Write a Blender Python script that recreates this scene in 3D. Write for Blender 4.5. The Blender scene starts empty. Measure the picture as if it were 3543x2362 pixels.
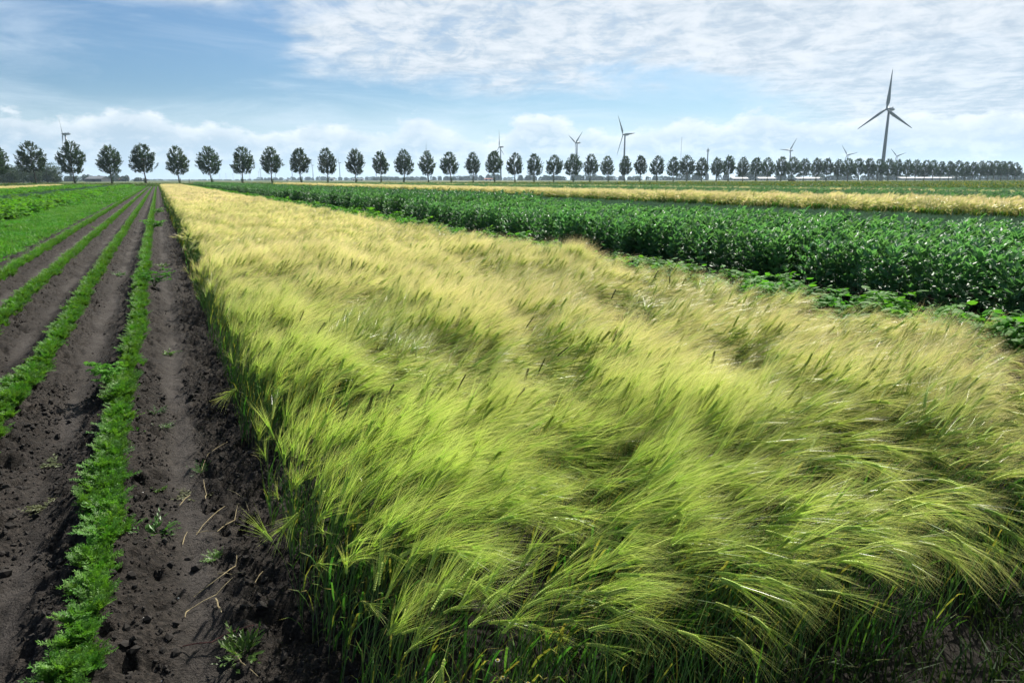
import bpy, math, random
import numpy as np
from mathutils import Vector, Matrix
R_ = math.radians
sc = bpy.context.scene
col = sc.collection
rng = np.random.default_rng(7)
random.seed(7)

# ------------------------------------------------------------------ camera
# world frame: +Y runs along the crop rows towards the tree-lined road, +X to the right across the strips, metres
FPX, HOR, YAW, CAMH = 2400.0, 622.0, R_(26.46), 1.80
PITCH = math.atan((1181 - HOR) / FPX)
cam_d = bpy.data.cameras.new('camera')
cam = bpy.data.objects.new('camera', cam_d); col.objects.link(cam)
cam_d.sensor_width = 36.0
cam_d.lens = 36.0 * FPX / 3543.0
cam_d.clip_start = 0.05; cam_d.clip_end = 30000
cam.location = (0, 0, CAMH)
cam.rotation_mode = 'XYZ'
_m = Matrix.Rotation(-YAW, 4, 'Z') @ Matrix.Rotation(math.pi / 2 - PITCH, 4, 'X') @ Matrix.Rotation(R_(-0.08), 4, 'Z')
cam.rotation_euler = _m.to_euler('XYZ')
sc.camera = cam

# ------------------------------------------------------------------ sun, exposure
SUN_AZ, SUN_EL = R_(47), R_(43)          # azimuth clockwise from +Y
sun_d = bpy.data.lights.new('sun', 'SUN'); sun_d.energy = 4.9; sun_d.angle = R_(0.6); sun_d.color = (1.0, 0.95, 0.86)
sun = bpy.data.objects.new('sun', sun_d); col.objects.link(sun)
_sd = Vector((math.sin(SUN_AZ) * math.cos(SUN_EL), math.cos(SUN_AZ) * math.cos(SUN_EL), math.sin(SUN_EL)))
sun.rotation_euler = _sd.to_track_quat('Z', 'Y').to_euler()
vs = sc.view_settings
vs.view_transform = 'Standard'; vs.look = 'None'; vs.exposure = 1.05; vs.gamma = 1.0; vs.use_curve_mapping = False
sc.render.engine = 'CYCLES'
cy = sc.cycles
cy.max_bounces = 5; cy.diffuse_bounces = 3; cy.glossy_bounces = 1; cy.transmission_bounces = 4
cy.volume_bounces = 0; cy.transparent_max_bounces = 8
cy.caustics_reflective = False; cy.caustics_refractive = False
cy.sample_clamp_indirect = 4.0
cy.use_adaptive_sampling = True; cy.adaptive_threshold = 0.02
cy.use_denoising = True

# ------------------------------------------------------------------ node helpers
class N:
    def __init__(s, tree): s.t = tree; s.n = tree.nodes; s.l = tree.links
    def new(s, typ, **kw):
        n = s.n.new(typ)
        for k, v in kw.items(): setattr(n, k, v)
        return n
    def put(s, sock, v):
        if v is None: return
        if isinstance(v, bpy.types.NodeSocket): s.l.new(v, sock)
        else: sock.default_value = v
    def m(s, op, a, b=None, c=None, clamp=False):
        n = s.new('ShaderNodeMath', operation=op, use_clamp=clamp)
        s.put(n.inputs[0], a); s.put(n.inputs[1], b); s.put(n.inputs[2], c)
        return n.outputs[0]
    def smooth(s, x, a, b, lo=0.0, hi=1.0):
        n = s.new('ShaderNodeMapRange', interpolation_type='SMOOTHSTEP')
        s.put(n.inputs['Value'], x); n.inputs['From Min'].default_value = a; n.inputs['From Max'].default_value = b
        n.inputs['To Min'].default_value = lo; n.inputs['To Max'].default_value = hi
        return n.outputs[0]
    def noise(s, vec, scale, detail=4, rough=0.55, dist=0.0):
        n = s.new('ShaderNodeTexNoise')
        s.put(n.inputs['Vector'], vec); n.inputs['Scale'].default_value = scale
        n.inputs['Detail'].default_value = detail; n.inputs['Roughness'].default_value = rough
        n.inputs['Distortion'].default_value = dist
        return n.outputs['Fac']
    def mix(s, fac, a, b):
        n = s.new('ShaderNodeMix', data_type='RGBA')
        s.put(n.inputs[0], fac)
        s.put(n.inputs[6], a if isinstance(a, bpy.types.NodeSocket) else (*a, 1))
        s.put(n.inputs[7], b if isinstance(b, bpy.types.NodeSocket) else (*b, 1))
        return n.outputs[2]
    def xyz(s, x, y, z=0.0):
        n = s.new('ShaderNodeCombineXYZ')
        s.put(n.inputs[0], x); s.put(n.inputs[1], y); s.put(n.inputs[2], z)
        return n.outputs[0]

# ------------------------------------------------------------------ world: sky and clouds by direction
w = bpy.data.worlds.new('World'); sc.world = w; w.use_nodes = True
w.node_tree.nodes.clear()
k = N(w.node_tree)
out = k.new('ShaderNodeOutputWorld'); bg = k.new('ShaderNodeBackground')
sky = k.new('ShaderNodeTexSky', sky_type='NISHITA'); sky.sun_disc = False
sky.sun_elevation = SUN_EL; sky.sun_rotation = SUN_AZ; sky.air_density = 1.0; sky.dust_density = 1.0; sky.ozone_density = 1.6
skc = k.new('ShaderNodeVectorMath', operation='SCALE'); k.l.new(sky.outputs[0], skc.inputs[0]); skc.inputs['Scale'].default_value = 0.075
tc = k.new('ShaderNodeTexCoord'); sp = k.new('ShaderNodeSeparateXYZ'); k.l.new(tc.outputs['Generated'], sp.inputs[0])
dx, dy, dz = sp.outputs
A = k.m('SUBTRACT', k.m('MULTIPLY', k.m('ARCTAN2', dx, dy), 57.2958), 26.46)      # bearing, degrees
E = k.m('MULTIPLY', k.m('ARCSINE', dz), 57.2958)                                   # elevation, degrees
inv = k.m('DIVIDE', 1.0, k.m('MAXIMUM', k.m('ADD', dz, 0.03), 0.03))
P = k.xyz(k.m('MULTIPLY', dx, inv), k.m('MULTIPLY', dy, inv), 0.0)
# thin high veil
veil = k.m('MULTIPLY', k.smooth(k.noise(k.xyz(k.m('MULTIPLY', A, 0.055), k.m('MULTIPLY', E, 0.32), 3.3), 1.0, 7, 0.62, 0.7), 0.38, 0.75), 0.5)
# high dappled sheet
n1 = k.noise(P, 0.62, 9, 0.62, 0.25)
n2 = k.noise(P, 4.2, 5, 0.6, 0.1)
n3 = k.noise(k.xyz(k.m('MULTIPLY', A, 0.09), k.m('MULTIPLY', E, 0.33), 1.7), 1.0, 7, 0.62, 0.35)
Aw = k.m('ADD', A, k.m('MULTIPLY', k.m('SUBTRACT', n3, 0.5), 26.0))
Ew = k.m('ADD', E, k.m('MULTIPLY', k.m('SUBTRACT', n3, 0.5), 9.0))
reg1 = k.m('MULTIPLY', k.smooth(Aw, -20.0, -12.0), k.smooth(Ew, 6.4, 9.0))
reg2 = k.m('MULTIPLY', k.smooth(Aw, 12.0, 24.0), 0.9)
reg3 = k.m('MULTIPLY', k.m('MULTIPLY', k.smooth(Aw, -34.0, -28.0), k.smooth(Aw, -19.0, -24.0)), k.smooth(E, 11.3, 12.6))
farlim = k.smooth(A, 150.0, 90.0)
reg = k.m('MULTIPLY', k.m('MAXIMUM', k.m('MAXIMUM', reg1, reg2), reg3), farlim)
n4 = k.noise(k.xyz(k.m('MULTIPLY', A, 0.30), k.m('MULTIPLY', E, 0.62), 8.3), 1.0, 9, 0.66, 0.6)
dap = k.m('ADD', k.m('MULTIPLY', n1, 0.30), k.m('ADD', k.m('MULTIPLY', n2, 0.12), k.m('MULTIPLY', n4, 0.58)))
dap = k.m('ADD', dap, k.m('MULTIPLY', k.smooth(Aw, 8.0, 22.0), 0.13))
sheet = k.m('MULTIPLY', reg, k.smooth(dap, 0.31, 0.52, 0.25, 0.98))
# cumulus bank low over the horizon
cv = k.xyz(k.m('MULTIPLY', A, 0.16), k.m('MULTIPLY', E, 0.30), 5.1)
c1 = k.noise(cv, 1.0, 7, 0.55, 0.2)
c2 = k.noise(cv, 3.6, 6, 0.6, 0.15)
topn = k.noise(k.xyz(k.m('MULTIPLY', A, 0.085), 9.0, 0.0), 1.0, 2, 0.5)
topE = k.m('ADD', 0.2, k.m('MULTIPLY', topn, 8.0))
h = k.m('SUBTRACT', k.m('ADD', topE, k.m('MULTIPLY', k.m('SUBTRACT', k.m('ADD', k.m('MULTIPLY', c1, 0.6), k.m('MULTIPLY', c2, 0.4)), 0.5), 5.5)), E)
cum = k.m('MULTIPLY', k.smooth(h, -0.1, 0.6), k.smooth(E, -0.5, 1.6, 0.55, 0.92))
rim = k.smooth(h, 1.7, 0.0)
lit = k.m('ADD', k.m('MULTIPLY', rim, 0.75), k.m('MULTIPLY', k.smooth(c2, 0.42, 0.66), 0.5), clamp=True)
ccol = k.mix(lit, (0.40, 0.52, 0.64), (0.78, 0.83, 0.87))
# low haze whitening
hz = k.smooth(E, 7.0, 0.0, 0.0, 0.75)
gr_ = k.new('ShaderNodeMix', data_type='RGBA', blend_type='MULTIPLY'); gr_.inputs[0].default_value = 1.0
k.l.new(skc.outputs[0], gr_.inputs[6]); gr_.inputs[7].default_value = (0.50, 0.75, 0.97, 1)
base = k.mix(hz, gr_.outputs[2], (0.66, 0.80, 0.90))
base = k.mix(veil, base, (0.70, 0.80, 0.90))
scol = k.mix(k.smooth(k.m('ADD', k.m('MULTIPLY', n4, .6), k.m('MULTIPLY', n2, .4)), 0.36, 0.62), (0.42, 0.51, 0.61), (0.71, 0.75, 0.80))
c = k.mix(sheet, base, scol)
c = k.mix(cum, c, ccol)
k.l.new(c, bg.inputs[0]); bg.inputs[1].default_value = 0.58
k.l.new(bg.outputs[0], out.inputs[0])

# ------------------------------------------------------------------ small helpers
def tag(o, label=None, cat=None, group=None, kind=None):
    if label: o['label'] = label
    if cat: o['category'] = cat
    if group: o['group'] = group
    if kind: o['kind'] = kind
    return o
def link(o, parent=None):
    col.objects.link(o)
    if parent: o.parent = parent
    return o
def empty(name, loc=(0, 0, 0), rz=0.0):
    o = bpy.data.objects.new(name, None); o.empty_display_size = 0.1
    o.location = loc; o.rotation_euler = (0, 0, rz)
    return link(o)
_TAB = {}
def vnoise(x, y, seed=0):
    if seed not in _TAB: _TAB[seed] = np.random.default_rng(1000 + seed).random((256, 256))
    T = _TAB[seed]
    x = np.asarray(x, float); y = np.asarray(y, float)
    xi = np.floor(x).astype(int); yi = np.floor(y).astype(int)
    fx = x - xi; fy = y - yi
    fx = fx * fx * (3 - 2 * fx); fy = fy * fy * (3 - 2 * fy)
    a = T[xi & 255, yi & 255]; b = T[(xi + 1) & 255, yi & 255]; c_ = T[xi & 255, (yi + 1) & 255]; d = T[(xi + 1) & 255, (yi + 1) & 255]
    return (a * (1 - fx) + b * fx) * (1 - fy) + (c_ * (1 - fx) + d * fx) * fy
def fbm(x, y, oct=4, seed=0, gain=0.5):
    s = 0; amp = 1; tot = 0
    for i in range(oct):
        s = s + amp * vnoise(x * 2 ** i + 17.3 * i, y * 2 ** i + 9.1 * i, seed + i); tot += amp; amp *= gain
    return s / tot

class MB:
    """collects faces; t is a 0..1 value per vertex (base to tip), m the material slot"""
    def __init__(s): s.v = []; s.f = []; s.t = []; s.m = []
    def add(s, vs_, fs, t, m=0):
        o = len(s.v); s.v += [tuple(p) for p in vs_]
        s.t += list(t) if hasattr(t, '__len__') else [t] * len(vs_)
        s.f += [tuple(i + o for i in f) for f in fs]; s.m += [m] * len(fs)
    def ribbon(s, pts, ws, side, t0=0.0, t1=1.0, m=0):
        n = len(pts); V = []; T = []; F = []; idx = []
        side = Vector(side)
        for i, (p, wd) in enumerate(zip(pts, ws)):
            p = Vector(p); tt = t0 + (t1 - t0) * i / (n - 1)
            if wd <= 1e-6: idx.append((len(V),)); V.append(p); T.append(tt)
            else: idx.append((len(V), len(V) + 1)); V += [p - side * wd * .5, p + side * wd * .5]; T += [tt, tt]
        for i in range(n - 1):
            a, b = idx[i], idx[i + 1]
            if len(a) == 2 and len(b) == 2: F.append((a[0], a[1], b[1], b[0]))
            elif len(a) == 2: F.append((a[0], a[1], b[0]))
            elif len(b) == 2: F.append((a[0], b[1], b[0]))
        s.add(V, F, T, m)
    def tube(s, pts, rs, n=3, t0=0.0, t1=1.0, m=0, cap=False):
        V = []; T = []; F = []
        pts = [Vector(p) for p in pts]
        ref = Vector((1, 0, 0)) if abs((pts[-1] - pts[0]).normalized().x) < .8 else Vector((0, 1, 0))
        for i, p in enumerate(pts):
            d = (pts[min(i + 1, len(pts) - 1)] - pts[max(i - 1, 0)]).normalized()
            u = d.cross(ref).normalized(); v_ = d.cross(u)
            for j in range(n):
                a = 2 * math.pi * j / n
                V.append(p + (u * math.cos(a) + v_ * math.sin(a)) * rs[i]); T.append(t0 + (t1 - t0) * i / (len(pts) - 1))
        for i in range(len(pts) - 1):
            for j in range(n):
                F.append((i * n + j, i * n + (j + 1) % n, (i + 1) * n + (j + 1) % n, (i + 1) * n + j))
        if cap: F.append(tuple(range(n))[::-1]); F.append(tuple((len(pts) - 1) * n + j for j in range(n)))
        s.add(V, F, T, m)
    def leaf(s, base, d, nrm, L, W, t=0.5, m=0, fold=0.15, droop=0.0, wide=0.45):
        base = Vector(base); d = Vector(d).normalized(); nrm = Vector(nrm)
        sd = d.cross(nrm)
        if sd.length < 1e-4: sd = d.cross(Vector((.3, .5, .8)))
        sd.normalize(); nn = sd.cross(d)
        mid = base + d * L * wide
        tip = base + d * L - nn * droop * L
        V = [base, mid - sd * W * .5 + nn * fold * W, mid, mid + sd * W * .5 + nn * fold * W, tip]
        s.add(V, [(0, 2, 1), (0, 3, 2), (1, 2, 4), (2, 3, 4)], [max(0, t - .05), t, t - .03, t, min(1, t + .08)], m)
    def oval(s, base, d, nrm, L, W, t=0.5, m=0, fold=0.12, droop=0.1):
        base = Vector(base); d = Vector(d).normalized(); nrm = Vector(nrm)
        sd = d.cross(nrm)
        if sd.length < 1e-4: sd = d.cross(Vector((.3, .5, .8)))
        sd.normalize(); nn = sd.cross(d)
        a = base + d * L * .28; b = base + d * L * .68 - nn * droop * L * .4
        V = [base, a - sd * W * .46 + nn * fold * W, a, a + sd * W * .46 + nn * fold * W, b - sd * W * .42 + nn * fold * W, b, b + sd * W * .42 + nn * fold * W, base + d * L - nn * droop * L]
        s.add(V, [(0, 2, 1), (0, 3, 2), (1, 2, 5, 4), (2, 3, 6, 5), (4, 5, 7), (5, 6, 7)], [max(0, t - .1), t, t - .05, t, t, t - .05, t, min(1, t + .06)], m)
    def box(s, c_, size, m=0, t=.5, rz=0.0):
        cx, cy_, cz = c_; sx, sy, sz = [q / 2 for q in size]
        cs, sn = math.cos(rz), math.sin(rz)
        V = []
        for z in (-sz, sz):
            for (x, y) in ((-sx, -sy), (sx, -sy), (sx, sy), (-sx, sy)):
                V.append((cx + x * cs - y * sn, cy_ + x * sn + y * cs, cz + z))
        s.add(V, [(3, 2, 1, 0), (4, 5, 6, 7), (0, 1, 5, 4), (1, 2, 6, 5), (2, 3, 7, 6), (3, 0, 4, 7)], t, m)
    def mesh(s, name, mats, smooth=False):
        me = bpy.data.meshes.new(name); me.from_pydata(s.v, [], s.f)
        for mt in mats: me.materials.append(mt)
        me.attributes.new('t', 'FLOAT', 'POINT').data.foreach_set('value', np.array(s.t, np.float32))
        if len(mats) > 1: me.polygons.foreach_set('material_index', np.array(s.m, np.int32))
        if smooth: me.polygons.foreach_set('use_smooth', np.ones(len(s.f), bool))
        me.update(); return me
    def obj(s, name, mats, parent=None, smooth=False):
        return link(bpy.data.objects.new(name, s.mesh(name, mats if isinstance(mats, list) else [mats], smooth)), parent)
def merge(parts, order):
    mb = MB()
    for i, kx in enumerate(order):
        p = parts[kx]; o = len(mb.v)
        mb.v += p.v; mb.t += p.t; mb.f += [tuple(j + o for j in f) for f in p.f]; mb.m += [i] * len(p.f)
    return mb
def xform(mb, M):
    r = MB(); r.v = [tuple(M @ Vector(p)) for p in mb.v]; r.f = list(mb.f); r.t = list(mb.t); r.m = list(mb.m); return r
def append(a, b):
    o = len(a.v); a.v += b.v; a.t += b.t; a.f += [tuple(j + o for j in f) for f in b.f]; a.m += b.m
def rv(s=1.0): return Vector((random.uniform(-s, s), random.uniform(-s, s), random.uniform(-s, s)))

# ------------------------------------------------------------------ materials
ALB = {'bean_leaf': .85, 'bean_stem': .6, 'potato_leaf': .92, 'carrot_leaf': .66, 'onion_leaf': .62, 'grass_blade': .88, 'verge_grass': .72, 'weed_leaf': .66, 'wilted_leaf': .7, 'yellow_flower': .7, 'white_petal': .7, 'barley_leaf': .8, 'barley_stem': .8, 'barley_ear': 1.15, 'dark_ear': .7, 'tree_leaf': .85, 'far_leaf': .8}
def leafmat(name, ramp, transl=0.4, rough=0.5, spec=0.4, hue=0.02, val=0.25, patch=None, ripe_sheen=None, tcol=(1.15, 1.2, 0.6)):
    """plant material: colour from base to tip along t, per-plant variation, light passing through the blade"""
    m = bpy.data.materials.new(name); m.use_nodes = True; m.node_tree.nodes.clear(); q = N(m.node_tree)
    g_ = ALB.get(name, 1.0); ramp = [(a_, tuple(x * g_ for x in c_)) for a_, c_ in ramp]
    o = q.new('ShaderNodeOutputMaterial')
    at = q.new('ShaderNodeAttribute', attribute_name='t')
    cr = q.new('ShaderNodeValToRGB'); q.l.new(at.outputs['Fac'], cr.inputs[0])
    el = cr.color_ramp.elements
    while len(el) < len(ramp): el.new(0.5)
    for e_, (pos, c_) in zip(el, ramp): e_.position = pos; e_.color = (*c_, 1)
    oi = q.new('ShaderNodeObjectInfo')
    hs = q.new('ShaderNodeHueSaturation'); q.l.new(cr.outputs[0], hs.inputs['Color'])
    q.put(hs.inputs['Hue'], q.m('ADD', 0.5 - hue, q.m('MULTIPLY', oi.outputs['Random'], 2 * hue)))
    r2 = q.m('FRACT', q.m('MULTIPLY', oi.outputs['Random'], 57.31))
    q.put(hs.inputs['Value'], q.m('ADD', 1 - val, q.m('MULTIPLY', r2, 2 * val)))
    c_ = hs.outputs[0]
    if ripe_sheen:
        ge = q.new('ShaderNodeNewGeometry'); sx = q.new('ShaderNodeSeparateXYZ'); q.l.new(ge.outputs['Position'], sx.inputs[0])
        wn = q.noise(ge.outputs['Position'], 0.9, 3, 0.5)
        rp = q.smooth(q.m('ADD', q.m('ADD', sx.outputs[1], q.m('MULTIPLY', sx.outputs[0], 2.1)), q.m('MULTIPLY', q.m('SUBTRACT', wn, 0.5), 7.0)), ripe_sheen[0], ripe_sheen[1])  # riper with distance; the paler right side paints in specular sheen
        for fac_, tint in ((rp, ripe_sheen[3]), (q.m('SUBTRACT', 1.0, rp), ripe_sheen[2])):
            mm = q.new('ShaderNodeMix', data_type='RGBA', blend_type='MULTIPLY'); q.put(mm.inputs[0], fac_)
            q.l.new(c_, mm.inputs[6]); mm.inputs[7].default_value = (*tint, 1); c_ = mm.outputs[2]
    if patch:
        ge = q.new('ShaderNodeNewGeometry')
        pn = q.smooth(q.noise(ge.outputs['Position'], patch[0], 3, 0.5), 0.35, 0.65)
        mm = q.new('ShaderNodeMix', data_type='RGBA', blend_type='MULTIPLY'); q.put(mm.inputs[0], pn)
        q.l.new(c_, mm.inputs[6]); mm.inputs[7].default_value = (*patch[1], 1); c_ = mm.outputs[2]
    p = q.new('ShaderNodeBsdfPrincipled'); q.l.new(c_, p.inputs['Base Color'])
    p.inputs['Roughness'].default_value = rough; p.inputs['Specular IOR Level'].default_value = spec
    tr = q.new('ShaderNodeBsdfTranslucent')
    mt = q.new('ShaderNodeMix', data_type='RGBA', blend_type='MULTIPLY'); mt.inputs[0].default_value = 1.0
    q.l.new(c_, mt.inputs[6]); mt.inputs[7].default_value = (*tcol, 1); q.l.new(mt.outputs[2], tr.inputs[0])
    ms = q.new('ShaderNodeMixShader'); ms.inputs[0].default_value = transl
    q.l.new(p.outputs[0], ms.inputs[1]); q.l.new(tr.outputs[0], ms.inputs[2]); q.l.new(ms.outputs[0], o.inputs[0])
    return m
def plain(name, c_, rough=0.7, spec=0.3, var=0.0, scale=3.0, metal=0.0, c2=None):
    m = bpy.data.materials.new(name); m.use_nodes = True; q = N(m.node_tree)
    p = q.n['Principled BSDF']; p.inputs['Roughness'].default_value = rough; p.inputs['Specular IOR Level'].default_value = spec
    p.inputs['Metallic'].default_value = metal
    tcx = q.new('ShaderNodeTexCoord')
    f = q.noise(tcx.outputs['Object'], scale, 5, 0.6)
    b = c2 if c2 else tuple(x * (1 - var) for x in c_)
    q.l.new(q.mix(q.smooth(f, 0.35, 0.65), b, c_), p.inputs['Base Color'])
    return m

M = {}
M['stem'] = leafmat('barley_stem', [(0, (0.26, 0.22, 0.10)), (0.22, (0.12, 0.21, 0.08)), (1, (0.20, 0.33, 0.07))], 0.25, 0.5, 0.3)
M['bleaf'] = leafmat('barley_leaf', [(0, (0.05, 0.14, 0.03)), (0.7, (0.075, 0.19, 0.03)), (1, (0.34, 0.28, 0.07))], 0.45, 0.6, 0.2, 0.02, 0.3)
M['ear'] = leafmat('barley_ear', [(0, (0.20, 0.30, 0.05)), (1, (0.46, 0.52, 0.12))], 0.25, 0.6, 0.25)
M['awn'] = leafmat('barley_awn', [(0, (0.30, 0.46, 0.06)), (0.4, (0.60, 0.62, 0.21)), (1, (0.90, 0.76, 0.47))], 0.5, 0.30, 0.6, 0.015, 0.16, ripe_sheen=(3.0, 13.0, (0.76, 0.97, 0.56), (1.0, 0.945, 1.13)), tcol=(1.1, 1.1, .82))
M['bean'] = leafmat('bean_leaf', [(0, (0.05, 0.15, 0.065)), (1, (0.13, 0.32, 0.125))], 0.40, 0.50, 0.45, 0.015, 0.3)
M['beanstem'] = leafmat('bean_stem', [(0, (0.10, 0.16, 0.05)), (1, (0.12, 0.24, 0.05))], 0.1, 0.5, 0.4)
M['potato'] = leafmat('potato_leaf', [(0, (0.045, 0.14, 0.022)), (1, (0.12, 0.32, 0.035))], 0.45, 0.6, 0.08, 0.015, 0.25)
M['carrot'] = leafmat('carrot_leaf', [(0, (0.08, 0.18, 0.03)), (1, (0.16, 0.40, 0.045))], 0.42, 0.5, 0.3, 0.015, 0.25)
M['onion'] = leafmat('onion_leaf', [(0, (0.09, 0.18, 0.11)), (1, (0.16, 0.30, 0.22))], 0.25, 0.42, 0.45, 0.01, 0.2)
M['grass'] = leafmat('grass_blade', [(0, (0.04, 0.12, 0.015)), (0.8, (0.11, 0.35, 0.03)), (1, (0.18, 0.38, 0.05))], 0.42, 0.5, 0.35, 0.02, 0.25)
M['verge'] = leafmat('verge_grass', [(0, (0.06, 0.12, 0.03)), (0.8, (0.11, 0.20, 0.045)), (1, (0.22, 0.25, 0.09))], 0.35, 0.55, 0.3, 0.02, 0.25)
M['yellow'] = leafmat('yellow_flower', [(0, (0.55, 0.48, 0.03)), (1, (0.6, 0.5, 0.03))], 0.3, 0.6, 0.2)
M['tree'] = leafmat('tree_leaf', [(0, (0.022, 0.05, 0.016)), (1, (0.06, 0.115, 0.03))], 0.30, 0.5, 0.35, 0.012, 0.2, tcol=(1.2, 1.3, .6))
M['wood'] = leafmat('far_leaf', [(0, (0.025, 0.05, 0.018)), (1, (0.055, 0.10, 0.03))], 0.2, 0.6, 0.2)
M['bark'] = plain('bark', (0.13, 0.105, 0.075), 0.9, 0.1, 0.4, 1.5)
M['weed'] = leafmat('weed_leaf', [(0, (0.05, 0.13, 0.02)), (1, (0.11, 0.27, 0.03))], 0.4, 0.45, 0.4)
M['wilt'] = leafmat('wilted_leaf', [(0, (0.07, 0.09, 0.03)), (1, (0.12, 0.14, 0.05))], 0.3, 0.6, 0.3)
M['straw'] = plain('dry_straw', (0.30, 0.24, 0.13), 0.6, 0.3, 0.35, 30)
M['twig'] = plain('red_twig', (0.12, 0.05, 0.04), 0.6, 0.3, 0.3, 30)
M['petal'] = leafmat('white_petal', [(0, (0.75, 0.76, 0.72)), (1, (0.78, 0.79, 0.76))], 0.3, 0.6, 0.2)
M['turb'] = plain('turbine_paint_backlit', (0.17, 0.19, 0.21), 0.45, 0.4, 0.06, 0.05)  # darker than the real light grey: backlit shade put into the colour
M['steel'] = plain('grey_steel', (0.35, 0.37, 0.39), 0.5, 0.5, 0.1, 1)
M['pole'] = plain('dark_timber', (0.06, 0.05, 0.04), 0.8, 0.2, 0.3, 2)
M['clod'] = plain('soil_clod', (0.028, 0.0245, 0.0215), 0.9, 0.2, 0.4, 40)
M['asph'] = plain('asphalt', (0.055, 0.055, 0.055), 0.9, 0.2, 0.2, 1.0)

def soilmat():
    m = bpy.data.materials.new('tilled_soil'); m.use_nodes = True; q = N(m.node_tree)
    p = q.n['Principled BSDF']; ge = q.new('ShaderNodeNewGeometry'); pos = ge.outputs['Position']
    n_a = q.noise(pos, 1.3, 6, 0.6); n_b = q.noise(pos, 38, 6, 0.7)
    c_ = q.mix(q.smooth(n_a, 0.35, 0.65), (0.028, 0.0235, 0.020), (0.046, 0.039, 0.033))
    c_ = q.mix(q.smooth(n_b, 0.62, 0.40), c_, (0.012, 0.0105, 0.009))
    sp_ = q.noise(pos, 120, 2, 0.5)
    c_ = q.mix(q.smooth(sp_, 0.74, 0.78), c_, (0.15, 0.14, 0.12))
    at = q.new('ShaderNodeAttribute', attribute_name='t')           # compacted, paler wheel tracks
    c_ = q.mix(q.m('MULTIPLY', at.outputs['Fac'], 0.8), c_, (0.064, 0.057, 0.052))
    q.l.new(c_, p.inputs['Base Color'])
    p.inputs['Roughness'].default_value = 0.9; p.inputs['Specular IOR Level'].default_value = 0.12
    b = q.new('ShaderNodeBump'); b.inputs['Strength'].default_value = 0.9; b.inputs['Distance'].default_value = 0.035
    q.l.new(q.m('ADD', n_b, q.m('MULTIPLY', sp_, 0.3)), b.inputs['Height']); q.l.new(b.outputs[0], p.inputs['Normal'])
    return m
M['soil'] = soilmat()
def groundmat(name, a, b, scale):
    m = bpy.data.materials.new(name); m.use_nodes = True; q = N(m.node_tree)
    p = q.n['Principled BSDF']; ge = q.new('ShaderNodeNewGeometry'); pos = ge.outputs['Position']
    q.l.new(q.mix(q.smooth(q.noise(pos, scale, 7, 0.6), 0.35, 0.65), a, b), p.inputs['Base Color'])
    p.inputs['Roughness'].default_value = 0.95; p.inputs['Specular IOR Level'].default_value = 0.1
    return m
M['field'] = groundmat('field_soil_shaded', (0.015, 0.013, 0.011), (0.024, 0.021, 0.018), 0.6)  # soil colour darkened to stand in for shade at the barley's front end
M['meadow'] = groundmat('meadow_ground', (0.04, 0.07, 0.02), (0.065, 0.10, 0.03), 0.05)
M['farland'] = groundmat('far_farmland', (0.045, 0.08, 0.028), (0.10, 0.11, 0.05), 0.004)

# ------------------------------------------------------------------ ground
def sheet(name, x0, x1, y0, y1, z, mat):
    me = bpy.data.meshes.new(name); me.from_pydata([(x0, y0, z), (x1, y0, z), (x1, y1, z), (x0, y1, z)], [], [(0, 1, 2, 3)])
    me.materials.append(mat); o = link(bpy.data.objects.new(name, me)); o['kind'] = 'structure'; return o
ROAD_Y = 320.0
STRIP_END = 232.0
sheet('ground', -12000, 12000, -200, 14000, -0.07, M['field'])
sheet('meadow', -400, 900, STRIP_END + 2, ROAD_Y + 1, -0.05, M['meadow'])
sheet('meadow', 86, 900, 0, STRIP_END + 1.9, -0.05, M['meadow'])
sheet('road', -900, 1400, ROAD_Y + 4, ROAD_Y + 9.5, -0.02, M['asph'])
sheet('far_fields', -9000, 9000, ROAD_Y + 12, 13000, -0.055, M['farland'])

RIDGE = [-0.41, -1.16, -1.91, -2.66]
def soil_z(x, y):
    x = np.asarray(x, float); y = np.asarray(y, float)
    ph = (x + 0.41) / 0.75
    inside = np.clip((x + 3.35) / 0.2, 0, 1) * np.clip((0.22 - x) / 0.25, 0, 1)
    wob = (fbm(x * 0, y * 0.8, 2, 30) - .5) * 0.12
    cr = 0.5 + 0.5 * np.cos(2 * math.pi * (ph + wob))
    ridge = 0.135 * np.power(cr, 0.8) * inside
    fur = np.power(1 - cr, 3) * inside                            # 1 on furrow floor
    rough = 0.2 + 0.8 * (1 - np.clip(fur * 1.3, 0, 1) * 0.92)
    n = (fbm(x * 5, y * 5, 3, 40) - .5) * 0.05 + (fbm(x * 17, y * 15, 3, 50, .7) - .5) * 0.10 * rough
    pit = np.clip(fbm(x * 11 + 5, y * 10, 2, 60) - .56, 0, 1) * -0.26 * rough
    return ridge + n + pit
def track_t(x, y):
    x = np.asarray(x, float)
    r = np.zeros_like(x)
    for c_, wd in ((-0.03, .09), (-0.80, .10), (-1.54, .08), (-2.29, .08)):
        r = np.maximum(r, np.exp(-((x - c_ - (fbm(x * 0, y * .9, 2, 71) - .5) * .10) / wd) ** 2))
    return r * np.clip(fbm(x * 3, y * 1.2, 3, 77) * 2.6 - .75, 0, 1)
xs = np.arange(-3.5, 0.9, 0.0145)
ys = [1.15]
while ys[-1] < STRIP_END: ys.append(ys[-1] + 0.0068 * max(ys[-1], 1.9))
ys = np.array(ys)
X, Y = np.meshgrid(xs, ys)
fade = 1 / (1 + (Y / 60.0) ** 2)
Z = soil_z(X, Y)
nv = X.size; nx = len(xs); ny = len(ys)
me = bpy.data.meshes.new('tilled_soil')
ii = (np.arange(ny - 1)[:, None] * nx + np.arange(nx - 1)[None, :]).ravel()
quads = np.stack([ii, ii + 1, ii + nx + 1, ii + nx], 1).astype(np.int32)
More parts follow.
